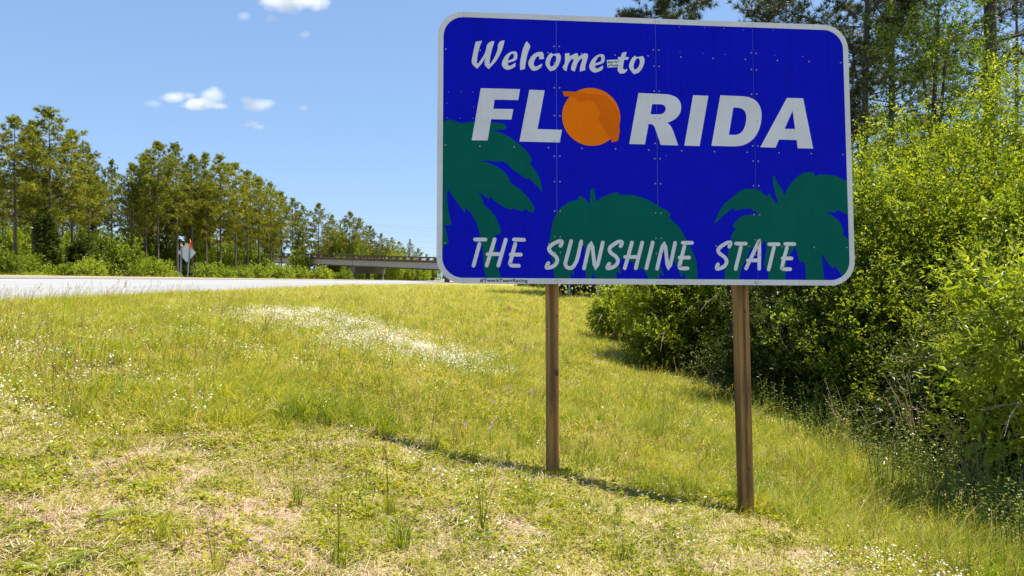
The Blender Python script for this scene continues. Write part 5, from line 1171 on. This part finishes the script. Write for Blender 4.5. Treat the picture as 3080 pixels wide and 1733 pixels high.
k = rg.random(len(x2)) < w_ * .95
x = np.concatenate([x, x2[k]]); y = np.concatenate([y, y2[k]])
scatter('white_wildflowers', 'white daisy-like wildflowers, thickest in one drift across the slope', 'wildflowers', x, y, rg.uniform(.6, 1.0, len(x)) * np.clip((y / 9) ** .35, .7, 1.35), c_flow, M['petal'], .15)

# ------------------------------------------------------------------ single plants in the mown foreground
def rosette(x, y, n, L, w, label, m='bright', flat=.25):
    t = thing('rosette_weed', label, 'weed', (x, y, float(hgt(x, y))), rg.uniform(0, 6), 'broad leaved rosette weeds in the foreground')
    for k in range(n):
        a = k * 2.4 + rg.uniform(-.3, .3); l = L * rg.uniform(.65, 1.15)
        o = inst('leaf', ros_me[m], t, (0, 0, .006 + .001 * k), (rg.uniform(-.2, .2), -rg.uniform(.05, flat + .2), a), (l, l * w, l))
    return t
ros_me = {}
for m in ('bright', 'grass', 'shrub'):
    g = G(); V = []
    for (t_, hw) in ((0, .02), (.2, .09), (.45, .16), (.7, .15), (.88, .08), (1, .005)):
        zz = .28 * t_ - .36 * t_ * t_
        V += [(t_, -hw, zz + .04 * (hw > .05)), (t_, 0, zz), (t_, hw, zz + .04 * (hw > .05))]
    g.add(V, np.array([[a * 3 + b, a * 3 + b + 3, a * 3 + b + 4, a * 3 + b + 1] for a in range(5) for b in range(2)]), .42)
    ros_me[m] = mesh_of(g, 'leaf', M[m])
def at_px(px, py):
    """ground point seen at a place of the photograph (3080 wide), used once to lay plants out on the slope"""
    c, s = math.cos(R_(-.6346)), math.sin(R_(-.6346)); a, b = (px - 1540) / 2212, (866.5 - py) / 2212
    d = np.array([a, c - b * s, s + b * c]); t = 2.0
    while t < 60:
        if 1.6 + d[2] * t < float(hgt(d[0] * t, d[1] * t, False)): break
        t += .02
    return d[0] * t, d[1] * t
for (px, py, n, L, w, lb, m) in ((133, 1712, 13, .15, .75, 'star-shaped rosette weed at the bottom left corner', 'bright'), (213, 1690, 12, .13, 1.1, 'dense dark rosette weed just right of the corner rosette', 'shrub'),
        (277, 1653, 12, .17, .6, 'long-leaved rosette sprawling sideways at lower left', 'bright'), (376, 1672, 13, .14, .8, 'pale fan-leaved rosette right of the sprawling one', 'bright'),
        (290, 1560, 12, .17, .6, 'long-leaved rosette above the sprawling one at lower left', 'bright'), (398, 1560, 10, .10, .9, 'small upright rosette on bare ground at lower left', 'grass'),
        (12, 1625, 11, .14, .7, 'rosette weed cut by the left picture edge', 'bright'), (1450, 1640, 14, .12, .9, 'grey-green rosette at the foot of the tall seed stalks', 'shrub'),
        (1586, 1502, 12, .11, 1.0, 'dark leafy rosette below the left timber post', 'shrub'), (700, 1640, 11, .11, .9, 'leafy rosette right of the bare patch at lower left', 'grass'), (880, 1265, 9, .1, 1, 'small rosette in the middle of the slope', 'grass'), (1327, 1026, 12, .26, .55, 'large bright clump at the right end of the white flower drift', 'bright')):
    x, y = at_px(px, py); rosette(x, y, n, L * .82, w * .62, lb, m, .75 if px in (1327, 398) else .25)
def tuft(x, y, n, h, label, tall=0):
    t = thing('grass_tuft', label, 'grass tuft', (x, y, float(hgt(x, y))), 0, 'grass tufts standing in the mown strip')
    g = G()
    for _ in range(n):
        r = .045 * math.sqrt(rg.random()); a = rg.uniform(0, 6.28)
        blade(g, rg, r * math.cos(a), r * math.sin(a), h * rg.uniform(.5, 1.1), rg.uniform(.004, .006), rg.uniform(.1, .75), rg.normal(.2, 1.0) if rg.random() < .7 else rg.uniform(0, 6.28), rg.uniform(.1, .6) if rg.random() < .8 else rg.uniform(.8, 1), 3)
    g.build('blades', M['grass_tall'], t)
    if tall:
        g = G()
        for _ in range(tall):
            a = rg.uniform(0, 6.28); l = rg.uniform(0, .12); g.tube([(0, 0, 0), (l * .4 * math.cos(a), l * .4 * math.sin(a), h * 1.1), (l * math.cos(a), l * math.sin(a), h * rg.uniform(1.6, 2.2))], [.0022, .0018, .0012], 4, False, tint=.3)
        g.build('seed_stalks', M['grass_tall'], t)
for (px, py, n, h, lb, tall) in ((490, 1615, 46, .20, 'wind-bent grass tuft on bare ground at lower left', 0), (645, 1715, 40, .19, 'grass tuft at the bottom edge left of centre', 2), (885, 1515, 46, .19, 'green grass tuft left of the other two mid tufts', 1),
        (1006, 1525, 34, .15, 'dry-based grass tuft in the middle of the mown strip', 0), (1168, 1545, 48, .20, 'grass tuft with brown base right of the middle tuft', 2), (1474, 1440, 44, .17, 'bright grass tuft just left of the left timber post foot', 0), (1205, 1665, 34, .16, 'small grass tuft below the brown-based one', 0),
        (1017, 1700, 34, .20, 'thin tall tuft at the bottom edge near the centre', 3), (1450, 1620, 18, .18, 'tall seed stalks standing over the grey-green rosette', 6), (1965, 1480, 60, .17, 'dark leaning tuft in the sign shadow between the posts', 0), (1420, 1335, 40, .15, 'dark tuft in the sign shadow left of the left post', 0), (560, 1600, 30, .14, 'low tuft right of the wind-bent one', 0)):
    x, y = at_px(px, py); tuft(x, y, n, h, lb, tall)

# small things: flag stake and purple flowers
x, y = at_px(1527, 966)
t = thing('marker_flag', 'tiny pink survey flag in the grass left of the left timber post', 'marker flag', (x, y, float(hgt(x, y))))
g = G(); g.tube([(0, 0, -.05), (.01, 0, .5)], .004, 5); g.build('stake', M['galv'], t)
g = G(); g.add([(.012, -.003, .5), (.09, .01, .47), (.085, -.01, .36), (.012, .003, .38)], np.array([[0, 1, 2, 3]])); g.build('flag', M['flag_p'], t)
g = G()
for k in range(6):
    a = k * math.pi / 3
    g.add([(0, 0, .0), (.014 * math.cos(a - .35), .014 * math.sin(a - .35), .006), (.022 * math.cos(a), .022 * math.sin(a), .004), (.014 * math.cos(a + .35), .014 * math.sin(a + .35), .006)], np.array([[0, 1, 2, 3]]), .5)
pm_ = mesh_of(g, 'petals', M['purple'])
g = G(); g.tube([(0, 0, 0), (0, 0, 1)], [.0018, .0014], 4, False); st_ = mesh_of(g, 'stem', M['weedstem'])
for (px, py) in ((1400, 1332), (1475, 1353), (1480, 1302), (1531, 1213), (1590, 1222), (1485, 1250), (1585, 1060), (1790, 1088), (1795, 1098), (1845, 1070), (1605, 1190), (645, 932)):
    x, y = at_px(px, py + 24); h = rg.uniform(.2, .3)
    t = thing('purple_flower', 'small purple wildflower scattered in the meadow grass', 'flower', (x, y, float(hgt(x, y))), 0, 'purple wildflowers in the grass')
    inst('stem', st_, t, scale=(1, 1, h)); s_ = np.clip(y / 8, 1, 2); inst('petals', pm_, t, (0, 0, h), (.5, 0, 0), (s_, s_, s_))
# white-tipped reed at the road edge
x, y = at_px(379, 893)
t = thing('seed_head', 'single pale tasselled plume standing against the road at left', 'plant', (x, y, float(hgt(x, y))))
g = G(); g.tube([(0, 0, 0), (.01, 0, .4), (.0, 0, .62)], [.006, .005, .003], 5); g.build('stem', M['weedstem'], t)
g = G(); g.add(*leaves(np.array([[0, 0, z] for z in np.linspace(.4, .66, 26)]), rg.normal(size=(26, 3)) + [0, 0, .6], np.full(26, .07), .5, rg)); g.build('plume', M['straw'], t)

# ------------------------------------------------------------------ clouds
def cloud(name_label, blobs, dens, seed):
    """a body of mist: mesh hull of merged puffs filled with a noisy volume"""
    rg2 = np.random.default_rng(seed)
    B = np.array(blobs, float)        # photo place of each puff (2576 wide): x, y, half width, half height
    D = 2600.0
    P = np.stack([(B[:, 0] - 1288) / 1850 * D, np.full(len(B), D), (704 - B[:, 1]) / 1850 * D + 1.6], 1)
    S = np.stack([B[:, 2] / 1850 * D, B[:, 2] / 1850 * D * .7, B[:, 3] / 1850 * D], 1)
    c = P.mean(0)
    lo = (P - S).min(0) - c; hi = (P + S).max(0) - c
    g = G(); g.box((lo + hi) / 2, hi - lo)
    m = bpy.data.materials.new('cloud_mist'); m.use_nodes = True; nt = m.node_tree
    nt.nodes.remove(nt.nodes['Principled BSDF'])
    v = nt.nodes.new('ShaderNodeVolumePrincipled'); nt.links.new(v.outputs[0], nt.nodes['Material Output'].inputs['Volume'])
    v.inputs['Color'].default_value = (1, 1, 1, 1); v.inputs['Anisotropy'].default_value = .2
    tc = N(nt, 'TexCoord'); acc = None
    nz = N(nt, 'TexNoise', Scale=.012, Detail=6, Roughness=.62); nt.links.new(tc.outputs['Object'], nz.inputs['Vector'])
    for p, s in zip(P - c, S):
        mp = N(nt, 'Mapping', vector_type='TEXTURE'); mp.inputs['Location'].default_value = p; mp.inputs['Scale'].default_value = s
        nt.links.new(tc.outputs['Object'], mp.inputs[0])
        ln = N(nt, 'VectorMath', operation='LENGTH'); nt.links.new(mp.outputs[0], ln.inputs[0])
        iv = N(nt, 'Math', operation='SUBTRACT'); iv.inputs[0].default_value = 1; nt.links.new(ln.outputs['Value'], iv.inputs[1])
        if acc is None: acc = iv.outputs[0]
        else:
            mx = N(nt, 'Math', operation='SMOOTH_MAX'); mx.inputs[2].default_value = .25; nt.links.new(acc, mx.inputs[0]); nt.links.new(iv.outputs[0], mx.inputs[1]); acc = mx.outputs[0]
    # fall-off plus noise, thresholded
    nm = N(nt, 'Math', operation='MULTIPLY_ADD'); nm.inputs[1].default_value = 1.9; nm.inputs[2].default_value = -1.08; nt.links.new(nz.outputs[0], nm.inputs[0])
    ad = N(nt, 'Math', operation='ADD'); nt.links.new(acc, ad.inputs[0]); nt.links.new(nm.outputs[0], ad.inputs[1])
    mr = N(nt, 'MapRange'); mr.inputs[1].default_value = .05; mr.inputs[2].default_value = .75; mr.inputs[3].default_value = 0; mr.inputs[4].default_value = dens; nt.links.new(ad.outputs[0], mr.inputs[0])
    inside = N(nt, 'Math', operation='GREATER_THAN'); inside.inputs[1].default_value = 0; nt.links.new(acc, inside.inputs[0])
    ml = N(nt, 'Math', operation='MULTIPLY'); nt.links.new(mr.outputs[0], ml.inputs[0]); nt.links.new(inside.outputs[0], ml.inputs[1])
    nt.links.new(ml.outputs[0], v.inputs['Density'])
    o = g.build('cloud', m, loc=tuple(c))
    tag(o, name_label, 'cloud', 'small fair weather clouds')
cloud('largest white cloud, cut by the top edge of the picture', [(735, -6, 95, 42), (690, 0, 60, 28), (790, 10, 50, 22)], .03, 1)
cloud('white cloud with a peaked top, highest of the middle group', [(540, 240, 42, 24), (542, 226, 18, 14)], .022, 2)
cloud('long flat cloud just below the peaked cloud', [(505, 264, 60, 16), (490, 256, 26, 14), (550, 268, 40, 10)], .045, 3)
cloud('soft cloud at the left of the middle group', [(440, 245, 48, 16), (480, 243, 26, 12)], .022, 4)
cloud('cloud to the right of the middle group', [(650, 266, 48, 18), (622, 252, 30, 14), (672, 262, 30, 16)], .03, 5)
cloud('two small wisps under the right cloud', [(630, 312, 34, 9), (652, 320, 22, 8)], .03, 6)
cloud('faint wisp left below the big top cloud', [(618, 43, 26, 14)], .012, 7)
cloud('faint wisp right below the big top cloud', [(688, 50, 26, 14)], .012, 8)
cloud('tiny lone wisp right of the other high wisps', [(769, 88, 20, 11)], .02, 9)
cloud('tiny wisp right of the middle cloud group', [(766, 272, 16, 9)], .016, 10)
cloud('faint streak left of the middle cloud group', [(390, 262, 34, 12)], .009, 11)
